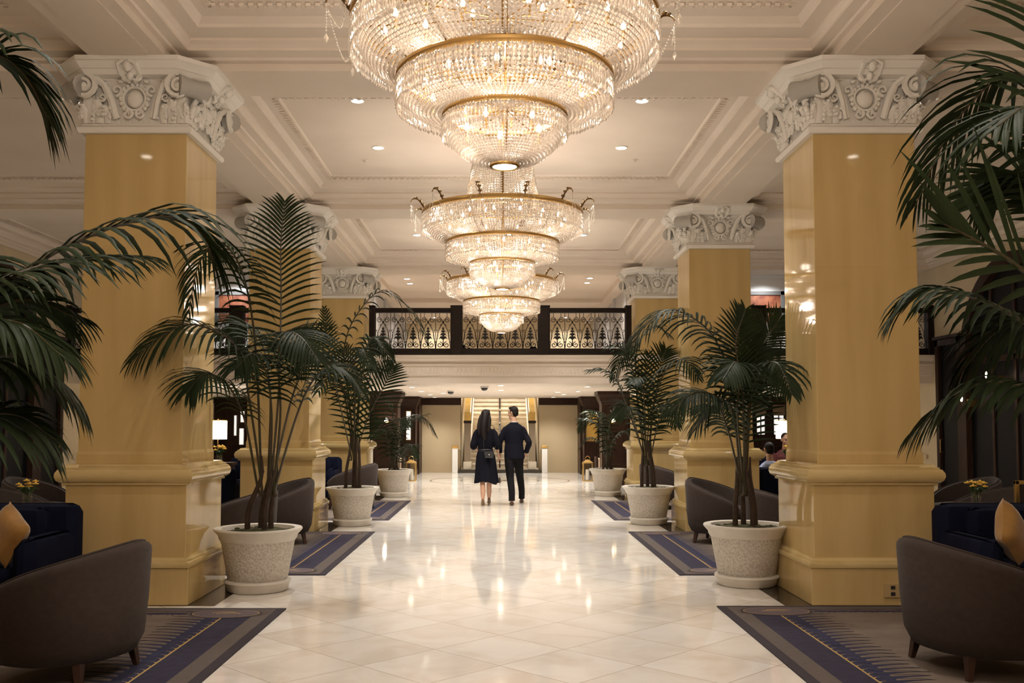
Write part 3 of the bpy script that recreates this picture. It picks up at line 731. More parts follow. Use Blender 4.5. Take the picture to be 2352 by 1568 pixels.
# frond midribs in metres from each planter: (points), leaf start, leaf length, droop, leaf plane
PALMS = {
 'L1': ((-2.19,8.75),[
  ([(0.11,0,0.96),(0.17,0,1.79),(0.17,0.05,2.6),(0.15,0.1,3.17),(0.17,0.15,3.59)],0.52,0.44,0.95,'x'),
  ([(0.02,0,0.96),(-0.04,-0.2,1.67),(-0.08,-0.5,2.15),(-0.36,-0.75,2.33),(-0.6,-0.85,2.23),(-0.84,-0.9,2.01)],0.42,0.46,1.1,'a'),
  ([(0.02,0,0.96),(-0.02,-0.05,1.99),(-0.05,-0.2,2.56),(-0.1,-0.45,2.92),(-0.21,-0.68,3.04),(-0.33,-0.8,2.82),(-0.39,-0.85,2.41)],0.42,0.36,1.2,'a'),
  ([(0.14,0,0.96),(0.21,-0.1,1.59),(0.23,-0.3,2.05),(0.32,-0.5,2.28),(0.51,-0.7,2.23),(0.7,-0.85,2.01)],0.42,0.42,1.0,'a'),
  ([(0.16,0,0.96),(0.37,0,1.67),(0.58,-0.1,1.98),(0.78,-0.1,1.98),(0.94,-0.1,1.79)],0.42,0.38,1.0,'a'),
  ([(-0.02,0,0.96),(-0.09,-0.2,1.55),(-0.17,-0.5,1.85),(-0.28,-0.75,1.91),(-0.39,-0.85,1.76)],0.42,0.4,1.1,'a'),
  ([(0.08,0,0.96),(0.02,0.3,1.8),(-0.15,0.6,2.32),(-0.37,0.8,2.51),(-0.57,0.9,2.39)],0.45,0.4,1.0,'a'),
  ([(0.1,0,0.96),(0.13,-0.1,1.59),(0.13,-0.35,1.97),(0.08,-0.6,2.1),(-0.01,-0.8,1.95)],0.45,0.38,1.0,'a'),
  ([(0.12,0,0.96),(0.25,0.1,1.67),(0.37,0.15,2.08),(0.32,0.2,2.25),(0.14,0.3,2.21)],0.5,0.36,1.0,'x'),
 ]),
 'L2': ((-2.19,14.3),[
  ([(0.03,0,1.07),(-0.07,0,1.97),(-0.14,0,2.63),(0.06,-0.05,3.14),(0.45,-0.1,3.48),(0.91,-0.15,3.13),(1.14,-0.2,2.61)],0.42,0.46,1.0,'a'),
  ([(0.06,0,1.07),(0.09,0,1.78),(0.15,-0.2,2.42),(0.35,-0.3,2.76),(0.65,-0.4,2.4)],0.42,0.46,1.1,'a'),
  ([(-0.0,0,1.07),(-0.14,0,1.97),(-0.26,-0.6,2.45),(-0.42,-1.1,2.48),(-0.59,-1.25,2.17)],0.4,0.46,1.1,'a'),
  ([(-0.03,0,1.07),(-0.17,-0.4,1.96),(-0.23,-0.8,2.56),(-0.27,-0.95,3.13)],0.6,0.22,0.25,'x'),
  ([(0.06,0,1.07),(0.22,0,1.58),(0.45,0,2.04),(0.61,0,2.37)],0.35,0.45,0.5,'x'),
  ([(0.01,0,1.07),(-0.07,0,1.78),(-0.17,-0.4,2.21),(-0.19,-0.8,2.25),(-0.3,-1.2,1.93)],0.4,0.42,1.0,'a'),
  ([(0.03,0,1.07),(-0.02,0.3,1.85),(0.11,0.5,2.33),(0.36,0.7,2.34)],0.4,0.42,1.0,'a'),
  ([(0.01,0,1.07),(0.06,-0.2,1.77),(0.06,-0.4,2.34),(0.2,-0.6,2.58),(0.36,-0.8,2.32)],0.4,0.42,1.0,'a'),
  ([(0.03,0,1.07),(0.01,0,1.65),(-0.08,0,2.23),(-0.14,0,2.63)],0.35,0.42,0.7,'x'),
 ]),
 'L3': ((-2.19,19.85),[
  ([(0.01,0,0.58),(0.09,0,1.17),(0.27,0,1.53),(0.73,-0.1,1.71)],0.35,0.34,1.0,'a'),
  ([(-0.04,0,0.58),(-0.13,0,1.17),(-0.21,-0.5,1.4),(-0.34,-1.1,1.23)],0.35,0.34,1.0,'a'),
  ([(-0.01,0,0.58),(0.0,0,1.44),(-0.09,0,1.89),(-0.23,0,2.02)],0.35,0.34,0.8,'a'),
  ([(0.02,0,0.58),(0.18,0,0.9),(0.38,-0.2,1.08),(0.48,-0.3,0.82)],0.35,0.34,1.0,'a'),
  ([(0.01,0,0.58),(0.07,-0.2,1.26),(0.18,-0.4,1.61),(0.37,-0.6,1.44)],0.35,0.36,1.0,'a'),
  ([(-0.04,0,0.58),(-0.15,-0.2,1.26),(-0.22,-0.4,1.61),(-0.33,-0.6,1.48)],0.35,0.36,1.0,'a'),
 ]),
 'R1': ((2.31,9.05),[
  ([(-0.05,0,0.94),(-0.08,0,1.59),(-0.15,0,2.01),(-0.32,-0.1,2.33),(-0.55,-0.15,2.51),(-0.77,-0.2,2.55),(-0.98,-0.25,2.39),(-1.11,-0.3,2.19)],0.4,0.4,1.2,'a'),
  ([(-0.05,0,0.94),(-0.11,-0.1,1.47),(-0.23,-0.3,1.67),(-0.41,-0.4,1.77),(-0.61,-0.5,1.76),(-0.79,-0.55,1.61)],0.4,0.38,1.2,'a'),
  ([(0.01,0,0.94),(0.05,0,1.8),(0.12,0.05,2.09),(0.24,0.05,2.32),(0.38,0.05,2.53)],0.42,0.36,0.6,'x'),
  ([(0.01,0,0.94),(0.06,0,1.72),(0.06,-0.35,1.99),(0.13,-0.65,2.03),(0.19,-0.85,1.75)],0.42,0.36,1.1,'a'),
  ([(-0.01,0,0.94),(-0.04,-0.1,1.8),(-0.11,-0.15,2.24),(-0.03,-0.2,2.56)],0.45,0.34,0.6,'x'),
  ([(-0.05,0,0.94),(-0.19,-0.1,1.47),(-0.31,-0.1,1.68),(-0.5,-0.2,1.45)],0.45,0.36,1.0,'a'),
  ([(-0.0,0,0.94),(0.1,0.3,1.6),(0.29,0.6,2.0),(0.52,0.8,2.1)],0.45,0.36,1.0,'a'),
  ([(-0.02,0,0.94),(-0.14,-0.3,1.59),(-0.16,-0.5,1.94),(-0.25,-0.7,2.04),(-0.41,-0.9,1.88)],0.45,0.36,1.0,'a'),
  ([(-0.0,0,0.94),(0.05,0,1.55),(0.08,0,1.92),(0.13,0,2.21)],0.4,0.36,0.7,'x'),
 ]),
 'R2': ((2.24,14.5),[
  ([(-0.03,0,0.99),(-0.15,0,1.85),(-0.23,0,2.31),(-0.38,0,2.64),(-0.62,-0.1,2.67)],0.42,0.38,0.9,'a'),
  ([(-0.06,0,0.99),(-0.17,0,1.98),(-0.15,0,2.64),(0.09,0,2.97),(0.35,0,2.84)],0.42,0.42,0.9,'a'),
  ([(0.01,0,0.99),(0.08,0,1.78),(0.18,-0.6,2.28),(0.34,-1.1,2.4),(0.51,-1.25,2.12)],0.4,0.42,1.1,'a'),
  ([(-0.06,0,0.99),(-0.32,0,1.78),(-0.45,0,2.11),(-0.64,0,2.31),(-0.91,0,2.32)],0.45,0.36,0.9,'a'),
  ([(0.01,0,0.99),(0.08,0,1.65),(0.18,0,2.31),(0.28,0,2.64)],0.4,0.42,0.6,'x'),
  ([(-0.07,0,0.99),(-0.25,-0.2,1.58),(-0.37,-0.4,1.77),(-0.57,-0.5,1.58)],0.4,0.36,1.0,'a'),
  ([(0.04,0,0.99),(0.14,-0.2,1.58),(0.2,-0.6,1.77),(0.27,-0.9,1.46)],0.4,0.36,1.0,'a'),
  ([(-0.03,0,0.99),(-0.08,-0.2,1.78),(-0.17,-0.4,2.16),(-0.3,-0.6,2.09)],0.4,0.36,1.0,'a'),
  ([(-0.03,0,0.99),(0.01,0,1.58),(-0.02,0,2.11),(0.02,0,2.58)],0.35,0.36,0.7,'x'),
 ]),
 'R3': ((2.26,20.15),[
  ([(-0.01,0,0.6),(-0.09,0,1.25),(-0.32,0,1.57),(-0.64,0,1.62)],0.35,0.34,1.0,'a'),
  ([(0.0,0,0.6),(0.05,0,1.44),(0.19,0,1.89),(0.41,0,2.03)],0.35,0.34,0.8,'a'),
  ([(-0.03,0,0.6),(-0.14,0,1.07),(-0.37,0,1.21),(-0.6,0,0.98)],0.35,0.32,1.0,'a'),
  ([(0.0,0,0.6),(0.13,0,1.16),(0.36,0,1.34),(0.5,0,1.07)],0.35,0.32,1.0,'a'),
  ([(-0.01,0,0.6),(-0.07,-0.2,1.26),(-0.22,-0.4,1.71),(-0.47,-0.6,1.79)],0.35,0.34,1.0,'a'),
  ([(-0.01,0,0.6),(0.0,-0.2,1.35),(0.09,-0.4,1.71),(0.24,-0.6,1.61)],0.35,0.34,1.0,'a'),
 ]),
 'L0': ((-2.19,3.3),[
  ([(0.03,0,1.31),(0.13,0.1,1.77),(0.33,0.25,2.01),(0.52,0.35,2.18),(0.73,0.45,2.3),(0.89,0.5,2.33),(0.98,0.55,2.27),(1.02,0.6,2.16)],0.32,0.46,1.1,'a'),
  ([(0.03,0,1.31),(0.23,0,1.88),(0.48,0.1,2.04),(0.67,0.2,2.11),(0.87,0.3,2.13)],0.4,0.3,0.9,'a'),
  ([(0.03,0,1.31),(0.16,0,1.73),(0.28,0.1,1.86),(0.47,0.15,1.95),(0.66,0.2,1.88)],0.4,0.3,1.1,'a'),
  ([(0.03,0,1.31),(0.18,0.1,1.61),(0.36,0.2,1.74),(0.49,0.3,1.69),(0.58,0.4,1.54)],0.38,0.3,1.3,'a'),
  ([(0.02,0,1.46),(0.15,0,2.22),(0.21,0.1,2.68),(0.32,0.15,2.85),(0.42,0.2,2.8),(0.49,0.25,2.65)],0.45,0.36,1.1,'a'),
  ([(0.03,0,1.31),(0.29,0,1.49),(0.46,0.1,1.53),(0.57,0.2,1.44)],0.38,0.28,1.2,'a'),
  ([(0.03,0,1.31),(0.37,-0.1,1.78),(0.56,-0.1,1.84),(0.73,-0.1,1.72)],0.4,0.3,1.1,'a'),
 ]),
 'R0': ((2.4,3.4),[
  ([(-0.16,0,1.46),(-0.2,0.05,2.01),(-0.24,0.1,2.5),(-0.27,0.15,2.94),(-0.34,0.2,3.23),(-0.48,0.2,3.33)],0.3,0.48,0.85,'x'),
  ([(-0.16,0,1.46),(-0.35,-0.1,1.77),(-0.54,-0.2,1.91),(-0.72,-0.3,2.02),(-0.9,-0.38,2.09),(-1.02,-0.45,2.12)],0.42,0.46,0.3,'f'),
  ([(-0.16,0,1.38),(-0.34,0,1.69),(-0.51,0.05,1.87),(-0.67,0.1,1.97),(-0.81,0.15,2.0),(-0.92,0.2,1.9)],0.38,0.3,1.2,'a'),
  ([(-0.17,0,1.3),(-0.31,0,1.53),(-0.44,0.1,1.63),(-0.59,0.15,1.66),(-0.71,0.2,1.59),(-0.84,0.25,1.46)],0.36,0.3,1.2,'a'),
  ([(-0.16,0,1.38),(-0.23,0.1,2.1),(-0.29,0.2,2.36),(-0.41,0.25,2.46),(-0.54,0.3,2.35)],0.5,0.34,0.8,'x'),
  ([(-0.16,0,1.46),(-0.29,-0.1,2.22),(-0.45,-0.15,2.51),(-0.59,-0.2,2.58),(-0.74,-0.25,2.49)],0.5,0.36,1.0,'a'),
  ([(-0.16,0,1.38),(-0.24,0.1,1.78),(-0.34,0.2,1.88),(-0.47,0.3,1.86),(-0.6,0.35,1.69)],0.4,0.3,1.2,'a'),
 ]),
}

# ------------------------------------------------------------------ potted palms
def frond(mb, pts, start, ll, droop, hint, rnd, nleaf=30, wid=0.022):
    N = 40
    P = catmull(pts, N)
    if hint == 'a': droop *= 2.0
    mb.tube(P, [0.013 * (1 - 0.82 * i / N) + 0.0015 for i in range(N + 1)], 5, 1)
    T = [(P[min(i + 1, N)] - P[max(i - 1, 0)]).normalized() for i in range(N + 1)]
    k0 = int(start * N)
    if hint == 'f': B0 = Vector((0.1, 0.3, 1)); nleaf = 13
    elif hint == 'x': B0 = Vector((1, 0, 0))
    elif hint == 'z': B0 = Vector((0, 0.2, 1))
    else:
        B0 = (P[(k0 + N) // 2] - P[k0]).cross(P[N] - P[(k0 + N) // 2])
        B0 = B0.normalized() if B0.length > 1e-4 else Vector((0, 1, 0))
    for i in range(nleaf):
        s = (i + 0.5) / nleaf
        fi = k0 + s * (N - k0); a = min(int(fi), N - 1); f = fi - a
        p = P[a].lerp(P[a + 1], f); t = T[a].lerp(T[a + 1], f).normalized()
        side = (B0 - t * B0.dot(t)).normalized(); up = side.cross(t)
        if up.z < 0: up = -up
        ang = radians(68 - 36 * s) if hint != 'f' else radians(52 - 44 * s)
        L = ll * (0.55 + 0.75 * sin(pi * min(1, s * 0.85 + 0.18))) * 0.8 * rnd.uniform(0.85, 1.1)
        if s > 0.9: L *= 0.75
        for sg in (-1, 1):
            d = (side * sg * sin(ang) + t * cos(ang) + up * rnd.uniform(0.05, 0.25)).normalized()
            q = p.copy(); K = 5; rows = []
            wv = t - d * t.dot(d); wv = wv.normalized() if wv.length > 1e-3 else up
            for k in range(K + 1):
                u = k / K
                w = wid * (0.35 + 0.9 * sin(pi * min(1.0, 0.22 + 0.78 * u))) * (1 if k < K else 0.05) * 0.5 * (0.8 + 0.4 * ll / 0.4)
                nrm = d.cross(wv)
                rows.append((q - wv * w, q + nrm * w * 0.35, q + wv * w))
                d = (d + Vector((0, 0, -1)) * (droop * 0.34 / K * (1 + 1.6 * u))).normalized()
                wv = (wv - d * wv.dot(d)).normalized()
                q = q + d * (L / K)
            vs = [v for r in rows for v in r]; fs = []
            for k in range(K):
                fs += [(3 * k, 3 * k + 1, 3 * k + 4, 3 * k + 3), (3 * k + 1, 3 * k + 2, 3 * k + 5, 3 * k + 4)]
            mb.add(vs, fs, 0)
def pot_parts(t):
    b = MB(); b.lathe([(0.245, 0.075), (0.262, 0.09), (0.30, 0.30), (0.325, 0.44), (0.335, 0.47)], 40); b.build('planter_body', pot_rough, t, smooth=50)
    b = MB(); b.lathe([(0.25, 0.0), (0.268, 0.012), (0.28, 0.06), (0.298, 0.085), (0.292, 0.10), (0.265, 0.105)], 40); b.build('planter_base', pot_smooth, t, smooth=50)
    b = MB(); b.lathe([(0.33, 0.45), (0.345, 0.47), (0.352, 0.50), (0.385, 0.535), (0.395, 0.55), (0.39, 0.562), (0.375, 0.565), (0.325, 0.56), (0.315, 0.53), (0.31, 0.50)], 40, cap0=False, cap1=False); b.build('planter_rim', pot_smooth, t, smooth=50)
    rnd = random.Random(4); b = MB()
    b.lathe([(0.315, 0.515), (0.28, 0.53), (0.15, 0.545), (0.03, 0.55)], 26, cap0=False)
    for k in range(60):
        a = rnd.uniform(0, 6.28); r = 0.28 * sqrt(rnd.random()); b.ball((r * cos(a), r * sin(a), 0.535), (rnd.uniform(0.015, 0.035),) * 2 + (0.014,), n=6, k=3)
    b.build('soil', soil, t, smooth=60)
COLS = [(sx * XC, y) for y in ROWS[2:] for sx in (-1, 1)]
def potted_palm(key, label, scale=1.0, fill=0):
    base, fr = PALMS[key]
    t = thing('potted_palm', label, 'plant', (base[0], base[1], 0), 0, 'palms in stone planters')
    pot_parts(t)
    rnd = random.Random(sum(map(ord, key)))
    tops = [f[0][0] for f in fr]
    cx = sum(p[0] for p in tops) / len(tops); zt = min(p[2] for p in tops)
    near = key in ('L1', 'R1', 'L0', 'R0')
    tr = []
    for k in range(4):
        bx = (-0.10, 0.06, 0.10, 0.0)[k]; by = (0.0, -0.02, 0.05, 0.09)[k]
        tx = cx + (-0.06, 0.03, 0.07, 0.0)[k]
        m = MB(); pts = catmull([(bx, by, 0.52), (bx * 0.9 + tx * 0.1, by, 0.52 + (zt - 0.52) * 0.5), (tx, by * 0.5, zt + 0.05), (tx, by * 0.4, zt + 0.25)], 8)
        m.tube(pts, [0.027, 0.026, 0.025, 0.023, 0.021, 0.019, 0.016, 0.012, 0.007], 8)
        for q in range(1, 7): m.lathe([(0.024 - 0.001 * q, pts[q].z - 0.006), (0.028 - 0.0015 * q, pts[q].z), (0.024 - 0.001 * q, pts[q].z + 0.008)], 8, (pts[q].x, pts[q].y), cap0=False, cap1=False)
        m.build('trunk', bark, t, smooth=50); tr.append(tx)
    allf = [(list(p), st, ll, dr, h) for p, st, ll, dr, h in fr]
    for k in range(fill):   # fronds on the far side of the plant
        a = (rnd.uniform(0.1, 0.5) if base[0] < 0 else rnd.uniform(0.5, 0.9)) * pi; R = rnd.uniform(0.5, 0.8); h = max(p[2] for f in fr for p in f[0]) * rnd.uniform(0.72, 0.9)
        allf.append(([(cx, 0, zt), (cx + 0.2 * R * cos(a), 0.2 * R * sin(a), zt + 0.6 * (h - zt)), (cx + 0.55 * R * cos(a), 0.55 * R * sin(a), h), (cx + R * cos(a), R * sin(a), h - 0.08), (cx + 1.35 * R * cos(a), 1.35 * R * sin(a), h - 0.42)], 0.42, 0.38, 1.1, 'a'))
    for (p, st, ll, dr, h) in allf:
        x0, y0, z0 = p[0]
        k = min(range(4), key=lambda i: abs(tr[i] - x0))
        pts = [(tr[k] * 0.7 + x0 * 0.3, 0.02, zt - 0.12)] + p
        m = MB(); frond(m, pts, st, ll * (1.22 if near and h == 'a' else 1.0), dr, h, rnd, 28 if near else 21, 0.0155 if near else 0.019)
        for i, (vx, vy, vz) in enumerate(m.v):      # leaves rest against the column face instead of passing into it
            for cx_, cy_ in COLS:
                hh = 0.452 if 1.18 < vz < 3.97 else 0.60
                dx, dy = base[0] + vx - cx_, base[1] + vy - cy_
                if abs(dx) < hh and abs(dy) < hh:
                    if hh - abs(dx) < hh - abs(dy): vx = cx_ - base[0] + math.copysign(hh, dx)
                    else: vy = cy_ - base[1] + math.copysign(hh, dy)
                    m.v[i] = (vx, vy, vz)
        m.build('frond', [leaf, stem_m], t, smooth=40)
    return t
potted_palm('L1', 'tall palm in a stone planter beside the nearest left column')
potted_palm('R1', 'palm in a stone planter beside the nearest right column')
potted_palm('L2', 'palm in a stone planter beside the second left column, one frond crossing the balcony', fill=1)
potted_palm('R2', 'slender palm in a stone planter beside the second right column', fill=1)
potted_palm('L3', 'small palm in a stone planter at the left end of the hall by the lantern', fill=1)
potted_palm('R3', 'small palm in a stone planter at the right end of the hall by the lantern', fill=1)
potted_palm('L0', 'palm at the left edge of the picture, only its near fronds in view', fill=1)
potted_palm('R0', 'palm at the right edge of the picture, only its near fronds in view', fill=1)

# ------------------------------------------------------------------ patterned rugs
rug_cols = [mat('rug_dark_edge', (0.036, 0.029, 0.038), 0.95, col2=(0.030, 0.024, 0.032), scale=60), mat('rug_taupe', (0.11, 0.088, 0.08), 0.95, col2=(0.095, 0.076, 0.068), scale=40),
            mat('rug_navy', (0.016, 0.014, 0.034), 0.95, col2=(0.024, 0.021, 0.048), scale=14), mat('rug_gold', (0.45, 0.30, 0.10), 0.9), mat('rug_blue', (0.014, 0.017, 0.055), 0.95, col2=(0.020, 0.024, 0.072), scale=9),
            mat('rug_field', (0.165, 0.128, 0.10), 0.95, col2=(0.14, 0.108, 0.085), scale=6), mat('rug_plum', (0.10, 0.075, 0.088), 0.95, col2=(0.13, 0.10, 0.105), scale=70)]
def make_rug(L_, W_):
    """local x from 0 (aisle edge) outwards, y from 0 to L_; woven in layers a hair apart"""
    m = MB(); H = [0.010]
    def quad(x0, x1, y0, y1, c, z): m.box(x0, x1, y0, y1, z - 0.003, z, c)
    m.box(0, W_, 0, L_, 0, 0.010, 0)
    quad(0.07, W_ - 0.07, 0.05, L_ - 0.05, 1, 0.0105)
    quad(0.195, W_ - 0.195, 0.14, L_ - 0.14, 2, 0.011)
    quad(0.405, W_ - 0.405, 0.19, L_ - 0.19, 3, 0.0115)
    quad(0.418, W_ - 0.418, 0.20, L_ - 0.20, 4, 0.012)
    quad(0.53, W_ - 0.53, 0.28, L_ - 0.28, 5, 0.0125)
    rnd = random.Random(8)
    def stroke(p, q, w0, w1, c, z, bend=0.02):
        p, q = Vector((*p, 0)), Vector((*q, 0)); d = (q - p); nrm = Vector((-d.y, d.x, 0)).normalized(); k = 6; a = []; b = []
        for i in range(k + 1):
            u = i / k; c_ = p + d * u + nrm * bend * sin(pi * u); w = w0 + (w1 - w0) * u
            a.append((c_.x + nrm.x * w, c_.y + nrm.y * w, z)); b.append((c_.x - nrm.x * w, c_.y - nrm.y * w, z))
        vs = a + b; m.add(vs, [(i, i + 1, k + 2 + i, k + 1 + i) for i in range(k)], c)
    for side in (0, 1):
        X = (lambda x: x) if side == 0 else (lambda x: W_ - x)
        y = 0.34
        while y < L_ - 0.30:
            stroke((X(0.50), y), (X(0.70 + rnd.uniform(-0.02, 0.03)), y + 0.05), 0.032, 0.006, 4, 0.0131, 0.012)
            stroke((X(0.45), y), (X(0.76 + rnd.uniform(-0.03, 0.05)), y + 0.055), 0.008, 0.006, 0, 0.0135, 0.014)
            stroke((X(0.76), y + 0.055), (X(0.56), y + 0.08), 0.006, 0.004, 0, 0.0135, -0.012)
            stroke((X(0.41), y), (X(0.455), y + 0.03), 0.006, 0.002, 3, 0.0133, 0.004)
            stroke((X(0.455), y + 0.01), (X(0.425), y + 0.045), 0.005, 0.003, 0, 0.0136, 0.004)
            y += 0.092
    for end in (0, 1):
        Y = (lambda v: v) if end == 0 else (lambda v: L_ - v)
        x = 0.80
        while x < W_ - 0.75:
            for k in range(4): stroke((x + 0.03 * k, Y(0.21)), (x + 0.05 * k - 0.05, Y(0.29 + 0.04 * sin(k + 0.5))), 0.006, 0.004, 0, 0.0135, 0.02)
            stroke((x - 0.06, Y(0.20)), (x + 0.10, Y(0.20)), 0.004, 0.004, 3, 0.0134, 0.01)
            x += 0.17
        for side in (0, 1):
            cx = 0.42 if side == 0 else W_ - 0.42; cy = Y(0.24)
            def disc(r, c, z, ry=0.6):
                n = 36; m.add([(cx + r * cos(2 * pi * i / n), cy + r * ry * sin(2 * pi * i / n), z) for i in range(n)], [tuple(range(n))], c)
            disc(0.30, 1, 0.0138); disc(0.285, 0, 0.0140); disc(0.262, 3, 0.0142); disc(0.255, 6, 0.0144)
            for k in range(14):   # fine weave rings in the medallion
                pass
            for s in (-1, 1):
                pts = [(cx + s * 0.02 + s * 0.10 * cos(a), cy + s * 0.02 + 0.035 * sin(a)) for a in (0.2, 0.8, 1.5, 2.2, 2.8)]
                for a_, b_ in zip(pts, pts[1:]): stroke(a_, b_, 0.007, 0.007, 3, 0.0147, 0)
    return m
first = None
for nm, y0, y1, lab in (('n', 3.6, 7.85, 'nearest'), ('m', 9.58, 13.38, 'second'), ('f', 15.0, 18.78, 'third')):
    for sx, sd in ((-1, 'left'), (1, 'right')):
        m = make_rug(y1 - y0, 4.6)
        if sx == -1: m.xform(Matrix.Scale(-1, 4, (1, 0, 0)))
        o = m.build('patterned_rug', rug_cols, None, loc=(sx * (1.73 if sx == -1 else 1.78), y0 + (0.1 if sx == 1 and nm == 'n' else 0), 0.0))
        tag(o, '%s patterned rug with navy feathered border on the %s of the hall' % (lab, sd), 'rug', 'navy bordered rugs')

# ------------------------------------------------------------------ barrel chairs
def make_chair():
    """faces +y (back towards -y); origin on the floor"""
    t = thing('barrel_chair', 'x', 'armchair')
    sh = MB(); n = 40; rings = []
    for k in range(n + 1):
        ph = -pi / 2 + (k / n - 0.5) * radians(262)
        u = abs(k / n - 0.5) * 2
        ht = 0.785 - 0.27 * (u ** 1.6) - 0.03 * u ** 6
        c, s = cos(ph), sin(ph); sq = 1.0
        prof = [(0.305, 0.125), (0.345, 0.14), (0.380, 0.22), (0.398, 0.42), (0.41, ht - 0.05), (0.408, ht - 0.02), (0.395, ht), (0.37, ht + 0.006), (0.345, ht - 0.002), (0.335, ht - 0.03), (0.325, 0.42), (0.30, 0.27), (0.28, 0.14)]
        rings.append([(r * c, r * s * 0.98, z) for r, z in prof])
    sh.rings(rings); sh.build('shell', velvet_g, t, smooth=50)
    pp = MB()
    pp.tube([(0.372 * cos(-pi / 2 + (k / 40 - 0.5) * radians(262)), 0.365 * sin(-pi / 2 + (k / 40 - 0.5) * radians(262)), 0.794 - 0.27 * (abs(k / 40 - 0.5) * 2) ** 1.6 - 0.03 * (abs(k / 40 - 0.5) * 2) ** 6) for k in range(41)], 0.007, 6); pp.build('piping', velvet_g, t, smooth=60)
    st = MB(); st.lathe([(0.20, 0.13), (0.30, 0.135), (0.325, 0.23), (0.325, 0.28), (0.30, 0.295), (0.1, 0.30)], 36); st.build('seat_base', velvet_g, t, smooth=45)
    cu = MB(); cu.lathe([(0.20, 0.295), (0.295, 0.30), (0.312, 0.33), (0.312, 0.40), (0.295, 0.435), (0.20, 0.452), (0.04, 0.455)], 36); cu.build('seat_cushion', velvet_g, t, smooth=45)
    for sx in (-1, 1):
        for sy in (-1, 1):
            l = MB(); l.rings([[(sx * x + dx * w, sy * x + dy * w, z) for dx, dy in ((-1, -1), (1, -1), (1, 1), (-1, 1))] for x, w, z in ((0.245, 0.013, 0.0), (0.225, 0.022, 0.14))]); l.build('leg', wood_leg, t)
    return t
chair0 = make_chair(); used = []
G = 'taupe barrel chairs along the hall'
def place_chair(x, y, rz, label, sc=None):
    if not used:
        chair0.location = (x, y, 0.0145); chair0.rotation_euler = (0, 0, radians(rz)); chair0['label'] = label; chair0['group'] = G; used.append(1)
        if sc: chair0.scale = sc
    else: dup(chair0, (x, y, 0.0145), radians(rz), label, G, sc)
place_chair(-2.58, 5.78, 80, 'large taupe barrel chair at the bottom left corner of the picture', (1.2, 1.15, 1.0))
place_chair(2.95, 5.95, -82, 'large taupe barrel chair at the bottom right corner of the picture', (1.2, 1.15, 1.0))
place_chair(-2.86, 10.35, 84, 'taupe barrel chair directly behind the nearest left planter')
place_chair(-2.80, 12.1, 118, 'taupe barrel chair left of the second left column, its inside showing')
place_chair(3.12, 10.5, -80, 'taupe barrel chair between the nearest right column and the right planter')
place_chair(2.82, 12.2, -118, 'taupe barrel chair in front of the second right column, its inside showing')
place_chair(-2.62, 17.0, 75, 'taupe barrel chair behind the second left planter')
place_chair(2.95, 17.1, -75, 'taupe barrel chair behind the second right planter')
place_chair(-5.30, 10.6, -90, 'taupe barrel chair just past the nearest left column, nearer one')
place_chair(-6.0, 12.6, -90, 'taupe barrel chair past the nearest left column, farther one')
place_chair(5.33, 10.6, 90, 'taupe barrel chair just past the nearest right column, nearer one')
place_chair(6.05, 12.6, 90, 'taupe barrel chair past the nearest right column, farther one')

# ------------------------------------------------------------------ navy sofas, cushions
def rbox(m, x0, x1, y0, y1, z0, z1, r=0.05, c=0):
    """soft-edged block"""
    def sec(inset, z): 
        a, b, cc, d = x0 + inset, x1 - inset, y0 + inset, y1 - inset; q = r * 0.9
        return [(a + q, cc, z), (b - q, cc, z), (b, cc + q, z), (b, d - q, z), (b - q, d, z), (a + q, d, z), (a, d - q, z), (a, cc + q, z)]
    m.rings([sec(r, z0), sec(r * 0.3, z0 + r * 0.3), sec(0, z0 + r), sec(0, z1 - r), sec(r * 0.3, z1 - r * 0.3), sec(r, z1)], c)
def make_sofa(w):
    """faces -y; origin on the floor at the middle"""
    t = thing('navy_sofa', 'x', 'sofa')
    m = MB(); rbox(m, -w / 2, w / 2, -0.42, 0.40, 0.14, 0.34, 0.04); m.build('base', velvet_n, t, smooth=40, bevel=0.01)
    m = MB(); rbox(m, -w / 2, w / 2, 0.22, 0.44, 0.30, 0.86, 0.07); m.build('backrest', velvet_n, t, smooth=40, bevel=0.012)
    for s in (-1, 1):
        m = MB(); a, b = sorted((s * w / 2, s * (w / 2 - 0.17))); rbox(m, a, b, -0.44, 0.30, 0.30, 0.66, 0.07); m.build('arm', velvet_n, t, smooth=40, bevel=0.012)
        m = MB(); a, b = sorted((s * 0.01, s * (w / 2 - 0.18))); rbox(m, a, b, -0.43, 0.22, 0.335, 0.46, 0.045); m.build('seat_cushion', velvet_n, t, smooth=40, bevel=0.01)
        m = MB(); rbox(m, a, b, 0.10, 0.26, 0.455, 0.84, 0.06); m.build('back_cushion', velvet_n, t, smooth=40, bevel=0.01)
        for y in (-0.36, 0.36):
            m = MB(); m.lathe([(0.02, 0.0), (0.03, 0.15)], 10, (s * (w / 2 - 0.12), y)); m.build('leg', wood_leg, t, smooth=40)
    return t
sofa0 = make_sofa(2.1); G = 'navy sofas beside the columns'
for k, (x, y, rz, lab) in enumerate(((-4.36, 7.28, 0, 'navy sofa behind the bottom left barrel chair with a mustard cushion'), (4.48, 7.28, 0, 'navy sofa behind the bottom right barrel chair with a mustard cushion'),
        (-4.85, 14.2, 180, 'navy sofa with its back turned, left of the second left column'), (4.74, 14.2, 180, 'navy sofa in front of the seated person, right of the second right column'),
        (-4.05, 17.9, 0, 'navy sofa half hidden behind the second left planter'), (4.55, 17.9, 0, 'navy sofa half hidden behind the second right column'))):
    zz = 0.0145
    if k == 0: sofa0.location = (x, y, zz); sofa0.rotation_euler = (0, 0, radians(rz)); sofa0['label'] = lab; sofa0['group'] = G
    else: dup(sofa0, (x, y, zz), radians(rz), lab, G)
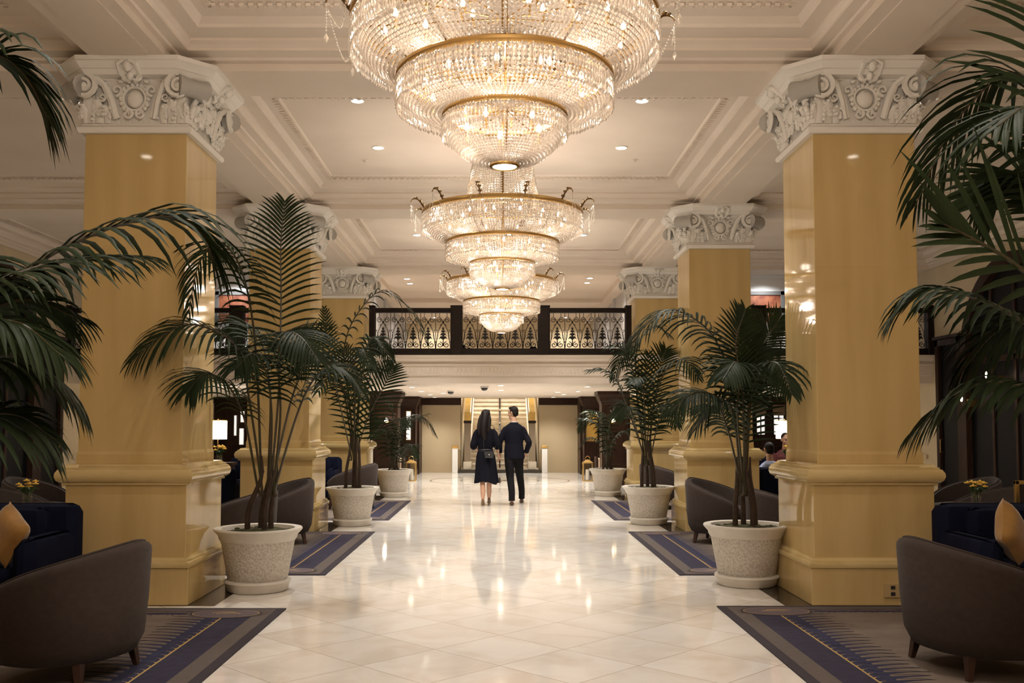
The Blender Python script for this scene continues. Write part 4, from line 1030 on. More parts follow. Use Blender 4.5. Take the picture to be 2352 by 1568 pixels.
def cushion(loc, rot, lab, s=0.25):
    m = MB(); n = 14; top = []; bot = []
    for i in range(n + 1):
        for j in range(n + 1):
            u, v = i / n * 2 - 1, j / n * 2 - 1
            h = 0.085 * ((1 - u ** 4) * (1 - v ** 4)) ** 0.6; pin = 1 - 0.07 * (1 - abs(u)) * abs(v) - 0.07 * (1 - abs(v)) * abs(u)
            top.append((u * s * pin, -h, v * s * pin)); bot.append((u * s * pin, h, v * s * pin))
    k = n + 1; fs = [(i * k + j, i * k + j + 1, (i + 1) * k + j + 1, (i + 1) * k + j) for i in range(n) for j in range(n)]
    m.add(top, fs); m.add(bot, [f[::-1] for f in fs])
    o = m.build('throw_cushion', velvet_y, None, smooth=180, loc=loc); o.rotation_euler = [radians(a) for a in rot]
    return tag(o, lab, 'cushion', 'mustard cushions')
cushion((-3.56, 6.98, 0.70), (-14, 30, -38), 'mustard velvet cushion standing on the left navy sofa', 0.175)
cushion((3.70, 6.98, 0.715), (-12, 38, 40), 'mustard velvet cushion standing on the right navy sofa', 0.18)

# ------------------------------------------------------------------ side tables, flowers, lamps
def side_table(x, y, label, h=0.62, r=0.30):
    t = thing('side_table', label, 'table', (x, y, 0.0145), 0, 'dark round side tables')
    m = MB(); m.lathe([(r - 0.01, h - 0.03), (r, h - 0.025), (r, h - 0.005), (r - 0.01, h)], 32); m.build('table_top', wood_d, t, smooth=40)
    m = MB(); m.lathe([(0.03, 0.02), (0.025, 0.3), (0.03, h - 0.03)], 14); m.build('stem', gold_d, t, smooth=40)
    m = MB(); m.lathe([(0.19, 0.0), (0.19, 0.012), (0.04, 0.03)], 24); m.build('base', gold_d, t, smooth=40)
    return t
def flowers(x, y, z, label, seed, s=1.0):
    rnd = random.Random(seed)
    t = thing('flower_vase', label, 'flowers', (x, y, z), 0, 'small vases of yellow flowers'); t.scale = (s, s, s)
    m = MB(); m.lathe([(0.035, 0.0), (0.05, 0.02), (0.055, 0.07), (0.04, 0.12), (0.045, 0.13)], 18); m.build('vase', glass, t, smooth=60)
    for k in range(9):
        a = rnd.uniform(0, 6.28); r = rnd.uniform(0.0, 0.09); zz = rnd.uniform(0.17, 0.24); p = (r * cos(a), r * sin(a), zz)
        m = MB(); m.tube([(0.2 * p[0], 0.2 * p[1], 0.02), (0.6 * p[0], 0.6 * p[1], 0.12), p], 0.003, 4); m.build('flower_stem', flower_g, t)
        m = MB()
        for q in range(7):
            b = 2 * pi * q / 7; m.ball((p[0] + 0.02 * cos(b), p[1] + 0.02 * sin(b), p[2] + 0.006), (0.017, 0.017, 0.008), n=6, k=3)
        m.ball((p[0], p[1], p[2] + 0.012), 0.014, n=6, k=4); m.build('blossom', flower_y, t, smooth=60)
    m = MB()
    for k in range(14):
        a = rnd.uniform(0, 6.28); r = rnd.uniform(0.05, 0.13); m.tube([(0.02 * cos(a), 0.02 * sin(a), 0.1), (r * 0.6 * cos(a), r * 0.6 * sin(a), 0.17), (r * cos(a), r * sin(a), 0.15)], [(0.004, 0.012), (0.004, 0.018), (0.001, 0.002)], 4)
    m.build('foliage', flower_g, t, smooth=60)
side_table(-4.90, 9.95, 'dark side table carrying yellow flowers behind the left navy sofa', 0.66); flowers(-4.88, 9.95, 0.6745, 'small vase of yellow flowers behind the left navy sofa', 1)
side_table(4.95, 9.95, 'dark side table carrying yellow flowers behind the right navy sofa', 0.66); flowers(4.92, 9.95, 0.6745, 'small vase of yellow flowers behind the right navy sofa', 2)
def floor_lamp(x, y, label):
    t = thing('floor_lamp', label, 'lamp', (x, y, 0), 0, 'white drum shade lamps')
    m = MB(); m.lathe([(0.14, 0), (0.14, 0.02), (0.03, 0.03)], 24); m.build('base', gold_d, t, smooth=40)
    m = MB(); m.lathe([(0.011, 0.02), (0.011, 1.58)], 10); m.build('pole', gold_d, t, smooth=40)
    m = MB(); m.lathe([(0.19, 1.17), (0.19, 1.56), (0.186, 1.56), (0.186, 1.17)], 32, cap0=False, cap1=False); o = m.build('lamp_shade', shade_m, t, smooth=40)
    m = MB(); m.tube([(-0.19, 0, 1.575), (0.19, 0, 1.575)], 0.008, 6); m.tube([(0, -0.19, 1.575), (0, 0.19, 1.575)], 0.008, 6); m.ball((0, 0, 1.60), 0.015); m.build('shade_spider', gold_d, o, smooth=50)
    lamp('lamp_glow', 'POINT', (0, 0, 1.40), 14, WARM2, t, 0.08)
floor_lamp(-6.05, 20.6, 'glowing drum shade lamp seen left of the tall left palm')
floor_lamp(6.38, 21.5, 'glowing drum shade lamp seen beside the nearest right column')
def console(x, y, w, label):
    t = thing('console_table', label, 'table', (x, y, 0.0145), 0, 'console tables behind the sofas')
    m = MB(); m.box(-w / 2, w / 2, -0.18, 0.18, 0.83, 0.87); m.build('table_top', wood_d, t, bevel=0.004)
    m = MB(); m.box(-w / 2 + 0.03, w / 2 - 0.03, -0.15, 0.15, 0.73, 0.83); m.build('apron', wood_d, t)
    for a in (-1, 1):
        for b in (-1, 1):
            m = MB(); m.box(a * (w / 2 - 0.05) - 0.02, a * (w / 2 - 0.05) + 0.02, b * 0.13 - 0.02, b * 0.13 + 0.02, 0, 0.74); m.build('leg', wood_d, t)
console(-5.1, 15.40, 1.7, 'dark console table behind the left turned sofa'); flowers(-4.50, 15.40, 0.8845, 'yellow flowers on the dark console left of the tall left palm', 3, 1.1)
flowers(4.95, 16.5, 0.8345, 'pale yellow flowers beside the seated people in the right lounge', 4, 1.2); side_table(4.95, 16.5, 'dark side table with flowers between the seated people', 0.82, 0.25)

def framed(name, x, y, z, w, h, label, cat, frame, art, rz=0.0, group=None, fw=0.03):
    t = thing(name, label, cat, (x, y, z), rz, group)
    m = MB()
    for a, b, c, d in ((-w / 2, w / 2, -h / 2, -h / 2 + fw), (-w / 2, w / 2, h / 2 - fw, h / 2), (-w / 2, -w / 2 + fw, -h / 2, h / 2), (w / 2 - fw, w / 2, -h / 2, h / 2)): m.box(a, b, -0.03, 0, c, d)
    m.build('frame', frame, t, bevel=0.003)
    m = MB(); m.box(-w / 2 + fw * 0.9, w / 2 - fw * 0.9, -0.012, 0.0, -h / 2 + fw * 0.9, h / 2 - fw * 0.9); m.build('picture', art, t)
    return t
framed('framed_painting', -6.3, 22.86, 4.25, 1.05, 0.85, 'rust-red framed painting on the mezzanine wall at left', 'painting', grey_frame, art_rust, 0, 'rust-red mezzanine paintings', 0.09)
framed('framed_painting', 6.3, 22.86, 4.25, 1.05, 0.85, 'rust-red framed painting on the mezzanine wall at right', 'painting', grey_frame, art_rust, 0, 'rust-red mezzanine paintings', 0.09)
for k, (x, z, w, h) in enumerate(((-7.93, 1.45, 0.09, 0.62), (-7.72, 1.72, 0.13, 0.36), (-7.74, 1.12, 0.15, 0.50), (-7.45, 1.66, 0.12, 0.62), (-7.44, 1.2, 0.2, 0.22))):
    framed('framed_print', x, 28.78, z, w, h, 'small pale framed print with added glow on the dark left lounge wall, ' + ('tall narrow leftmost', 'small upper middle', 'wide lower middle', 'tall upper right', 'square lower right')[k], 'picture', white_p, pane_print_glow, 0, 'pale prints on the left lounge wall', 0.015)  # picture surfaces emit, so the light on the prints is built in
# windows of the right lounge
for k, (x, w) in enumerate(((7.82, 0.30), (8.36, 0.36))):
    fr = MB(); z0, z1 = 1.15, 1.78
    for a, b, c, d in ((-w / 2, w / 2, z0, z0 + 0.03), (-w / 2, w / 2, z1 - 0.03, z1), (-w / 2, -w / 2 + 0.03, z0, z1), (w / 2 - 0.03, w / 2, z0, z1), (-0.012, 0.012, z0, z1)): fr.box(x + a, x + b, 28.72, 28.80, c, d)
    o = struct(fr.build('window_%d' % (k + 1), wood_d))
    p = MB(); p.box(x - w / 2 + 0.02, x + w / 2 - 0.02, 28.77, 28.79, z0 + 0.02, z1 - 0.02); p.build('pane', pane_print_glow, o)
    p = MB()
    for q in range(9): p.box(x - w / 2, x + w / 2, 28.70, 28.73, z1 - 0.02 + q * 0.035, z1 + 0.012 + q * 0.035)
    p.build('blind', blind, o)

# gilt-framed chair beyond the right sofa
t = thing('gilt_chair', 'gilt-framed chair with dark back at the right edge behind the navy sofa', 'chair', (4.98, 8.75, 0))
m = MB(); m.box(-0.30, 0.30, -0.02, 0.02, 0.44, 0.47); m.box(-0.30, 0.30, -0.018, 0.018, 0.95, 0.985); m.box(-0.30, -0.265, -0.018, 0.018, 0.44, 0.985); m.box(0.265, 0.30, -0.018, 0.018, 0.44, 0.985); m.build('back_frame', brass, t, bevel=0.004)
m = MB(); m.box(-0.27, 0.27, -0.012, 0.012, 0.47, 0.95); m.build('backrest', velvet_g, t)
m = MB(); rbox(m, -0.29, 0.29, 0.0, 0.52, 0.38, 0.48, 0.03); m.build('seat', velvet_g, t, smooth=40)
for a in (-0.27, 0.27):
    for b in (0.02, 0.48): m = MB(); m.box(a - 0.015, a + 0.015, b - 0.015, b + 0.015, 0, 0.45); m.build('leg', brass, t)

# ------------------------------------------------------------------ balcony railings
def scroll(mb, c, r, hand, start, turns=1.35, w=0.014, n=18, y=0.0):
    pts = []
    for k in range(n + 1):
        u = k / n; a = start + hand * 2 * pi * turns * u; q = r * (1 - 0.8 * u); pts.append((c[0] + q * cos(a), y, c[1] + q * sin(a)))
    mb.tube(pts, w * 0.5, 4)
def iron_unit(mb, x, w):
    """one ornament between x-w/2 and x+w/2, z from 0 (bottom rail) to 0.71 (top rail)"""
    h = w / 2
    for s in (-1, 1):
        mb.tube([(x + s * h, 0, 0), (x + s * h, 0, 0.71)], 0.006, 4)
        scroll(mb, (x + s * 0.067, 0.075), 0.062, s, pi / 2 if s > 0 else pi / 2, w=0.016)
        mb.tube(catmull([(x + s * h * 0.98, 0, 0.0), (x + s * 0.13, 0, 0.13), (x + s * 0.115, 0, 0.26), (x + s * 0.075, 0, 0.40), (x + s * 0.0, 0, 0.53), (x - s * 0.0, 0, 0.545)], 10), 0.006, 4)
        mb.tube(catmull([(x + s * 0.145, 0, 0.12), (x + s * 0.10, 0, 0.24), (x + s * 0.115, 0, 0.33), (x + s * 0.135, 0, 0.36), (x + s * 0.12, 0, 0.375), (x + s * 0.105, 0, 0.36)], 10), 0.005, 4)
        mb.tube(catmull([(x, 0, 0.50), (x + s * 0.03, 0, 0.58), (x + s * 0.07, 0, 0.625)], 6), 0.006, 4)
        scroll(mb, (x + s * 0.075, 0.57), 0.055, -s, pi / 2, w=0.013)
        scroll(mb, (x + s * 0.04, 0.47), 0.026, s, -pi / 2, 1.0, 0.009, 10)
        mb.tube([(x + s * 0.075, 0, 0.625), (x + s * 0.075, 0, 0.71)], 0.005, 4)
    mb.tube([(x, 0, 0.05), (x, 0, 0.42)], [0.012, 0.005], 5)
    for z, ww, hh in ((0.21, 0.088, 0.040), (0.275, 0.068, 0.036), (0.335, 0.048, 0.032), (0.39, 0.026, 0.036)):   # stacked leaves
        for s in (-1, 1):
            mb.add([(x, -0.006, z + hh), (x + s * ww * 0.6, -0.012, z + hh * 0.9), (x + s * ww, -0.004, z - hh * 0.6), (x + s * ww * 0.55, -0.004, z - hh * 0.1), (x, -0.004, z - hh)], [(0, 1, 2, 3, 4)])
            mb.add([(x, 0.006, z + hh), (x + s * ww * 0.6, 0.012, z + hh * 0.9), (x + s * ww, 0.004, z - hh * 0.6), (x + s * ww * 0.55, 0.004, z - hh * 0.1), (x, 0.004, z - hh)], [(4, 3, 2, 1, 0)])
def railing(label, posts, yloc):
    """posts: list of (x, width); z 2.86 is the mezzanine floor edge"""
    t = thing('balcony_railing', label, 'railing', (0, yloc, 2.86), 0, 'wrought iron balcony railings')
    xa, xb = posts[0][0], posts[-1][0]
    m = MB(); m.box(xa, xb, -0.07, 0.10, 0.0, 0.13); m.box(xa, xb, -0.09, 0.12, 0.0, 0.03); m.build('bottom_rail', wood_r, t, bevel=0.006)
    m = MB(); m.box(xa, xb, -0.06, 0.06, 0.84, 0.92); m.box(xa, xb, -0.075, 0.075, 0.885, 0.935); m.build('top_rail', wood_r, t, bevel=0.01)
    for x, w in posts:
        m = MB(); m.box(x - w / 2, x + w / 2, -0.10, 0.10, 0.0, 0.955); m.box(x - w / 2 - 0.006, x + w / 2 + 0.006, -0.11, 0.11, 0.955, 0.985); m.build('post', wood_r, t, bevel=0.012)
    for (x0, w0), (x1, w1) in zip(posts, posts[1:]):
        a, b = x0 + w0 / 2, x1 - w1 / 2; n = max(1, round((b - a) / 0.30)); q = (b - a) / n
        m = MB()
        for k in range(n): iron_unit(m, a + (k + 0.5) * q, q)
        m.build('ironwork_panel', iron, t, smooth=50, loc=(0, 0, 0.13))
railing('central balcony railing with dark posts and scrolled ironwork', [(-2.53, 0.12), (-0.86, 0.235), (0.875, 0.235), (2.55, 0.12)], YM + 0.02)
railing('side balcony railing above the left lounge, mostly behind palms and columns', [(-8.53, 0.12), (-6.9, 0.24), (-5.22, 0.28), (-3.72, 0.12)], YM + 0.02)
railing('side balcony railing above the right lounge between two right columns', [(3.72, 0.12), (5.13, 0.30), (6.9, 0.24), (8.53, 0.12)], YM + 0.02)

# dark uplift garlands resting on the balcony floor edge behind the middle bay
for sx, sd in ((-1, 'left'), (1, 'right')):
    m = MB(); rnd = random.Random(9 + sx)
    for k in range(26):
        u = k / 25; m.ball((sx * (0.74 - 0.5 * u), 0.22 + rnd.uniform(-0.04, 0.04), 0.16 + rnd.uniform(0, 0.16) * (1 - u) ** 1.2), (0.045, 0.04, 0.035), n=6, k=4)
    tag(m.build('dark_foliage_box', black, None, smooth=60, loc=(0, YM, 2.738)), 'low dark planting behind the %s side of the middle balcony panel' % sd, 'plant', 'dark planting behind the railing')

# ------------------------------------------------------------------ grand stair
t = thing('grand_staircase', 'cream marble staircase rising beyond the walking couple', 'staircase', (0, 29.6, 0))
m = MB(); m.box(-1.27, 1.27, -0.22, 0.05, 0, 0.10); m.build('dark_plinth_step', granite, t, bevel=0.006)
m = MB(); rise, run = 0.145, 0.30
m.box(-1.19, 1.19, 0.0, 0.3, 0.0, 0.14)
for k in range(20):
    z0 = 0.14 + k * rise; y0 = 0.15 + k * run
    m.box(-0.92, 0.92, y0, y0 + run + 0.02, z0 - 0.02, z0 + rise); m.box(-0.92, 0.92, y0 - 0.04, y0 + 0.02, z0 + rise - 0.03, z0 + rise)
m.build('steps', stair_m, t)
for s in (-1, 1):
    a, b = sorted((s * 0.90, s * 1.10))
    m = MB(); m.box(a, b, 0.02, 0.26, 0.33, 1.52); m.build('newel_pier', pier_m, t, bevel=0.008)
    m = MB(); m.box(a - 0.03, b + 0.03, -0.02, 0.28, 0.10, 0.34); m.build('newel_base', stair_m, t, bevel=0.008)
    m = MB(); m.box(a - 0.02, b + 0.02, 0.0, 0.28, 1.52, 1.60); m.build('newel_cap', wood_d, t, bevel=0.006)
    m = MB(); m.extr([(0.0, 1.60), (0.3, 1.60), (5.5, 4.1), (5.5, 4.5), (0.0, 1.86)], 'x', a, b); m.build('sloped_parapet', stair_y, t, bevel=0.01)
    a2, b2 = sorted((s * 0.90, s * 0.935)); m = MB(); m.extr([(0.25, 0.30), (5.6, 2.9), (5.6, 3.3), (0.25, 0.72)], 'x', a2, b2); m.build('stair_skirting', stair_m, t)
    for k in range(7):
        y = 0.55 + k * 0.45; z0 = 0.2 + y * 0.483; m = MB(); m.tube([(s * 1.0, y, z0), (s * 1.0, y, z0 + 1.65)], 0.012, 6); m.build('baluster', brass, t)
hr = MB(); hr.tube([(0, 0.1, 1.02), (0, 5.6, 3.68)], 0.026, 8); hr.build('centre_handrail', wood_r, t, smooth=50)
for k in range(7):
    y = 0.12 + k * 0.9; z0 = 0.14 + int((y - 0.15) / run + 1) * rise if k else 0.14
    m = MB(); m.tube([(0, y, z0), (0, y, 1.0 + y * 0.483)], 0.02, 8); m.build('handrail_post', wood_r, t, smooth=50)
    m = MB(); m.ball((0, y, 1.03 + y * 0.483), 0.035, n=10, k=6); m.build('handrail_knob', chrome, t, smooth=60)
lamp('stair_light', 'SPOT', (0, 32.0, 4.5), 700, WARM2, None, 0.2, 140, 0.9)
lamp('stair_light_front', 'SPOT', (0, 29.0, 2.25), 35, WARM2, None, 0.1, 130, 0.9)
for sx, sd in ((-1, 'left'), (1, 'right')):
    t = thing('white_post', 'short white post with a gold cap %s of the staircase' % sd, 'post', (sx * 1.37, 29.45, 0), 0, 'white posts flanking the stair')
    m = MB(); m.box(-0.085, 0.085, -0.085, 0.085, 0, 0.75); m.build('shaft', white_p, t, bevel=0.006)
    m = MB(); m.box(-0.10, 0.10, -0.10, 0.10, 0.75, 0.80); m.box(-0.085, 0.085, -0.085, 0.085, 0.80, 0.845); m.build('cap', brass, t, bevel=0.01)
    # walnut pillars with crown mouldings
    for k, (x0, x1, y, w_) in enumerate(((2.50, 3.15, 23.5, 'nearer'), (2.46, 2.90, 28.0, 'farther'))):
        t = thing('walnut_pillar', '%s dark walnut pillar with crown moulding on the %s under the mezzanine' % (w_, sd), 'pillar', (sx * (x0 + x1) / 2, y + 0.3, 0), 0, 'walnut pillars')
        h = (x1 - x0) / 2
        m = MB(); m.rings([[(-h - e, -0.3 - e, z), (h + e, -0.3 - e, z), (h + e, 0.3 + e, z), (-h - e, 0.3 + e, z)] for e, z in ((0, 0.18), (0, 2.0))]); m.build('shaft', wood_d, t, bevel=0.006)
        m = MB(); m.rings([[(-h - e, -0.3 - e, z), (h + e, -0.3 - e, z), (h + e, 0.3 + e, z), (-h - e, 0.3 + e, z)] for e, z in ((0.03, 0.0), (0.03, 0.15), (0.0, 0.19))]); m.build('base', wood_d, t)
        m = MB(); m.rings([[(-h - e, -0.3 - e, z), (h + e, -0.3 - e, z), (h + e, 0.3 + e, z), (-h - e, 0.3 + e, z)] for e, z in ((0.0, 1.98), (0.015, 2.0), (0.015, 2.03), (0.04, 2.06), (0.07, 2.15), (0.11, 2.22), (0.11, 2.298))]); m.build('crown_moulding', wood_d, t)
        m = MB(); m.box(-h + 0.08, h - 0.08, -0.312, -0.29, 0.5, 1.85); m.build('raised_panel', wood_d, t, bevel=0.012)
    # brass lanterns with candles
    t = thing('brass_lantern', 'brass floor lantern holding a white candle beside the small %s palm' % sd, 'lantern', (sx * 2.33 if sx < 0 else 2.31, 25.3, 0), 0, 'brass candle lanterns')
    m = MB(); m.box(-0.135, 0.135, -0.135, 0.135, 0, 0.03); m.build('base', brass, t, bevel=0.004)
    m = MB(); m.sqlathe([(0.135, 0.46), (0.135, 0.485), (0.06, 0.54), (0.05, 0.56)]); m.build('roof', brass, t)
    for a in (-0.122, 0.122):
        for b in (-0.122, 0.122): m = MB(); m.box(a - 0.012, a + 0.012, b - 0.012, b + 0.012, 0.03, 0.46); m.build('corner_bar', brass, t)
    m = MB(); m.tube([(0.07 * cos(pi * k / 10), 0, 0.55 + 0.10 * sin(pi * k / 10)) for k in range(11)], 0.008, 6); m.build('handle', brass, t, smooth=60)
    m = MB(); m.lathe([(0.055, 0.03), (0.055, 0.30), (0.03, 0.305)], 18); o = m.build('candle', candle, t, smooth=40)
    m = MB()
    for a in (-0.12, 0.12): m.box(a - 0.002, a + 0.002, -0.11, 0.11, 0.03, 0.46); m.box(-0.11, 0.11, a - 0.002, a + 0.002, 0.03, 0.46)
    m.build('glass_panes', glass, t)
    # low cream upholstered bench behind the planter
    t = thing('cream_bench', 'low cream upholstered seat with dark frame behind the small %s planter' % sd, 'bench', (sx * 2.83, 25.2, 0), 0, 'cream low seats')
    m = MB(); rbox(m, -0.27, 0.27, -0.2, 0.2, 0.22, 0.60, 0.03); m.build('cushion', cream_up, t, smooth=40)
    m = MB(); m.box(-0.30, 0.30, -0.22, 0.22, 0.14, 0.22); m.box(-0.33, -0.28, -0.22, 0.22, 0.0, 0.64); m.box(0.28, 0.33, -0.22, 0.22, 0.0, 0.64); m.build('frame', wood_d, t, bevel=0.004)
    # sconces
    t = thing('wall_sconce', 'glowing globe sconce on the nearer %s walnut pillar' % sd, 'wall light', (sx * 2.77, 23.47, 1.55), 0, 'wall sconces')
    m = MB(); m.lathe([(0.05, -0.02), (0.05, 0.02)], 16); m.xform(Matrix.Rotation(pi / 2, 4, 'X')); m.build('back_plate', brass, t, smooth=40)
    m = MB(); m.tube([(0, 0, 0), (0, -0.07, -0.03), (0, -0.10, 0.0)], 0.01, 6); m.build('arm', brass, t, smooth=50)
    m = MB(); m.ball((0, -0.10, 0.04), 0.05, n=14, k=8); m.build('globe', flame_m, t, smooth=60)
    if sx < 0: lamp('sconce_light', 'POINT', (0, -0.19, 0.05), 3, WARM, t, 0.04)
t = framed('gold_niche_panel', 2.68, 27.97, 1.42, 0.34, 0.86, 'tall gold framed panel standing in for a gold-lit niche on the farther right walnut pillar', 'picture', gold, stair_y, 0, None, 0.03)  # stands in for a gold-lit niche, its light put into the panel colour
t = framed('lit_wall_panel', -2.30 - 0.36, 27.97, 1.45, 0.16, 0.86, 'narrow bluish lit panel on the farther left walnut pillar', 'picture', brass, pane_print_glow, 0, None, 0.02)
for (x, y, z, lab) in ((8.40, 16.3, 2.30, 'upper candle sconce on the dark right doorway'), (8.40, 17.2, 1.92, 'lower candle sconce on the dark right doorway')):
    t = thing('wall_sconce', lab, 'wall light', (x, y, z), -pi / 2, 'wall sconces')
    m = MB(); m.box(-0.03, 0.03, -0.005, 0.17, -0.12, 0.02); m.build('back_plate', brass, t, bevel=0.004)
    m = MB(); m.tube([(0, 0.0, -0.08), (0, -0.09, -0.10), (0, -0.11, -0.02)], 0.008, 6); m.build('arm', brass, t, smooth=50)
    m = MB(); m.lathe([(0.012, -0.02), (0.022, 0.02), (0.016, 0.06), (0.002, 0.09)], 12, (0, -0.11)); m.build('flame_bulb', flame_m, t, smooth=60)

# ------------------------------------------------------------------ people
def fuse(mb, name, mats, parent, voxel, smooth_it=4):
    """one continuous skin over the overlapping volumes"""
    o = mb.build(name, mats, None)
    r = o.modifiers.new('remesh', 'REMESH'); r.mode = 'VOXEL'; r.voxel_size = voxel; r.use_smooth_shade = True
    s = o.modifiers.new('smooth', 'SMOOTH'); s.iterations = smooth_it; s.factor = 0.5
    dg = bpy.context.evaluated_depsgraph_get()
    me = bpy.data.meshes.new_from_object(o.evaluated_get(dg))
    o.modifiers.clear(); old = o.data; o.data = me; bpy.data.meshes.remove(old)
    me.materials.clear(); me.materials.append(mats)
    me.polygons.foreach_set('use_smooth', [True] * len(me.polygons))
    o.parent = parent
    return o
def loft(mb, secs, n=20):
    """stacked elliptical sections: (cx, cy, z, rx, ry)"""
    mb.rings([[(cx + rx * cos(2 * pi * i / n), cy + ry * sin(2 * pi * i / n), z) for i in range(n)] for cx, cy, z, rx, ry in secs])
def head(mb, c, turn, tilt=0.0, s=1.0):
    st = len(mb.v)
    mb.ball((0, 0, 0.02), (0.073, 0.092, 0.098), n=18, k=12)
    mb.ball((0, 0.022, -0.05), (0.055, 0.065, 0.062), n=16, k=10)
    mb.ball((0, 0.07, -0.098), (0.024, 0.02, 0.018), n=10, k=6)          # chin
    mb.tube([(0, 0.085, 0.02), (0, 0.103, -0.018), (0, 0.11, -0.032), (0, 0.09, -0.04)], [0.009, 0.012, 0.015, 0.010], 8)   # nose
    mb.ball((0, 0.088, -0.065), (0.022, 0.010, 0.006), n=10, k=5); mb.ball((0, 0.087, -0.074), (0.02, 0.010, 0.007), n=10, k=5)   # lips
    mb.tube([(-0.05, 0.078, 0.032), (0, 0.094, 0.036), (0.05, 0.078, 0.032)], 0.009, 6)   # brow
    for sd in (-1, 1):
        mb.ball((sd * 0.045, 0.055, -0.03), (0.022, 0.028, 0.026), n=10, k=6)
        mb.tube([(sd * 0.072, -0.005, 0.025), (sd * 0.084, -0.015, 0.02), (sd * 0.084, -0.012, -0.01), (sd * 0.073, 0.0, -0.032)], [0.008, 0.010, 0.010, 0.007], 6)
    M = Matrix.Translation(c) @ Matrix.Rotation(turn, 4, 'Z') @ Matrix.Rotation(tilt, 4, 'X') @ Matrix.Scale(s, 4)
    mb.xform(M, st); return M
def eyes(M, parent):
    for sd in (-1, 1):
        e = MB(); e.ball((sd * 0.031, 0.083, 0.008), (0.012, 0.008, 0.008), n=8, k=5); e.xform(M); e.build('eye', plastic_d, parent, smooth=60)
def hand(mb, wrist, down, palm_n, thumb, s=1.0, curl=0.5):
    w, d, nn, th = Vector(wrist), Vector(down).normalized(), Vector(palm_n).normalized(), Vector(thumb).normalized()
    mb.tube([w - d * 0.02, w + d * 0.03 * s, w + d * 0.085 * s], [(0.022, 0.022), (0.036 * s, 0.017), (0.038 * s, 0.014)] if abs(th.y) > abs(th.x) else [(0.022, 0.022), (0.017, 0.036 * s), (0.014, 0.038 * s)], 10)
    for k, L_ in enumerate((0.072, 0.080, 0.074, 0.060)):
        o = (1.5 - k) * 0.0195 * s; p = w + d * 0.085 * s + th * o; dd = d.copy(); pts = [p - d * 0.02, p]
        for q in range(3):
            dd = (dd + nn * curl * 0.45).normalized(); p = p + dd * L_ * s / 3; pts.append(p.copy())
        mb.tube(pts, [0.0085 * s, 0.0088 * s, 0.0085 * s, 0.008 * s, 0.006 * s], 7)
    p = w + d * 0.022 * s + th * 0.026 * s
    mb.tube([p, p + (th * 0.8 + d * 0.7).normalized() * 0.03 * s, p + (th * 0.5 + d + nn * 0.3).normalized() * 0.058 * s, p + (th * 0.3 + d + nn * 0.6).normalized() * 0.075 * s], [0.012 * s, 0.0105 * s, 0.0095 * s, 0.007 * s], 7)
def shoe(mb, x, y, z, L_=0.28, w=0.048, heel=0.02):
    loft2 = [(-0.10, 0.034, 0.075), (-0.05, 0.04, 0.078), (0.0, 0.043, 0.07), (0.06, w, 0.05), (0.11, w * 0.95, 0.04), (0.155, w * 0.7, 0.03), (0.175, w * 0.35, 0.022)]
    mb.rings([[(x + rx * cos(a), y + yy, z + max(0.0, h * 0.5 + h * 0.5 * sin(a))) for a in [2 * pi * i / 14 for i in range(14)]] for yy, rx, h in [(q[0], q[1], q[2]) for q in loft2]])

# man in a dark suit, mid-stride, head turned towards the woman
man = thing('person', 'man in a dark navy suit walking away, right one of the couple', 'person', (0.265, 17.95, 0))
LF, RF = (-0.045, -0.26), (0.15, 0.34)      # left foot behind, right foot stepping forward
b = MB()
Mh = head(b, (-0.015, 0.045, 1.70), radians(58), radians(-4))
b.tube([(0.0, 0.0, 1.44), (0.0, 0.015, 1.52), (-0.01, 0.03, 1.62)], [0.066, 0.06, 0.058], 14)
loft(b, [(0, 0, 0.90, 0.15, 0.10), (0, 0, 1.0, 0.155, 0.105), (0, 0, 1.15, 0.145, 0.10), (0, 0, 1.32, 0.165, 0.10), (0, 0, 1.42, 0.14, 0.08), (0, 0.0, 1.48, 0.08, 0.06)])
for sx in (-1, 1):
    el = (-0.268, -0.03, 1.15) if sx < 0 else (0.280, -0.07, 1.15); wr = (-0.262, 0.06, 0.935) if sx < 0 else (0.225, 0.045, 0.945)
    b.tube([(sx * 0.14, 0, 1.41), (sx * 0.172, -0.01, 1.34), (sx * 0.222, -0.02, 1.25), el, ((el[0] + wr[0]) / 2, (el[1] + wr[1]) / 2, (el[2] + wr[2]) / 2), wr], [0.040, 0.046, 0.046, 0.042, 0.036, 0.026], 12)
hand(b, (-0.262, 0.062, 0.925), (-0.12, 0.12, -1), (-1, 0, 0), (0, 1, 0), 1.0, 0.55)
hand(b, (0.225, 0.045, 0.94), (-0.35, 0.25, -1), (-1, 0, 0), (0, 1, 0), 1.0, 0.2)
for sx, (fx, fy) in ((-1, LF), (1, RF)):
    kn = (sx * 0.095 * 0.6 + fx * 0.4, fy * 0.5 + 0.05, 0.50)
    b.tube([(sx * 0.085, 0, 0.92), (sx * 0.09, fy * 0.22 + 0.01, 0.74), kn, (fx, fy * 0.85, 0.28), (fx, fy, 0.09), (fx, fy + 0.08, 0.04)], [0.085, 0.075, 0.052, 0.046, 0.034, 0.03], 12)
body = fuse(b, 'body', skin, man, 0.006); eyes(Mh, man)
h_ = MB(); h_.ball((0, -0.022, 0.046), (0.080, 0.086, 0.088), n=20, k=12); h_.ball((0, -0.045, 0.0), (0.070, 0.062, 0.075), n=18, k=10); h_.ball((0, 0.035, 0.098), (0.058, 0.05, 0.028), n=14, k=8)
h_.tube([(-0.074, 0.005, 0.05), (-0.075, 0.006, 0.0)], 0.011, 6); h_.tube([(0.074, 0.005, 0.05), (0.075, 0.006, 0.0)], 0.011, 6)
h_.xform(Mh); fuse(h_, 'hair', hair_m, man, 0.007, 2)
b = MB()
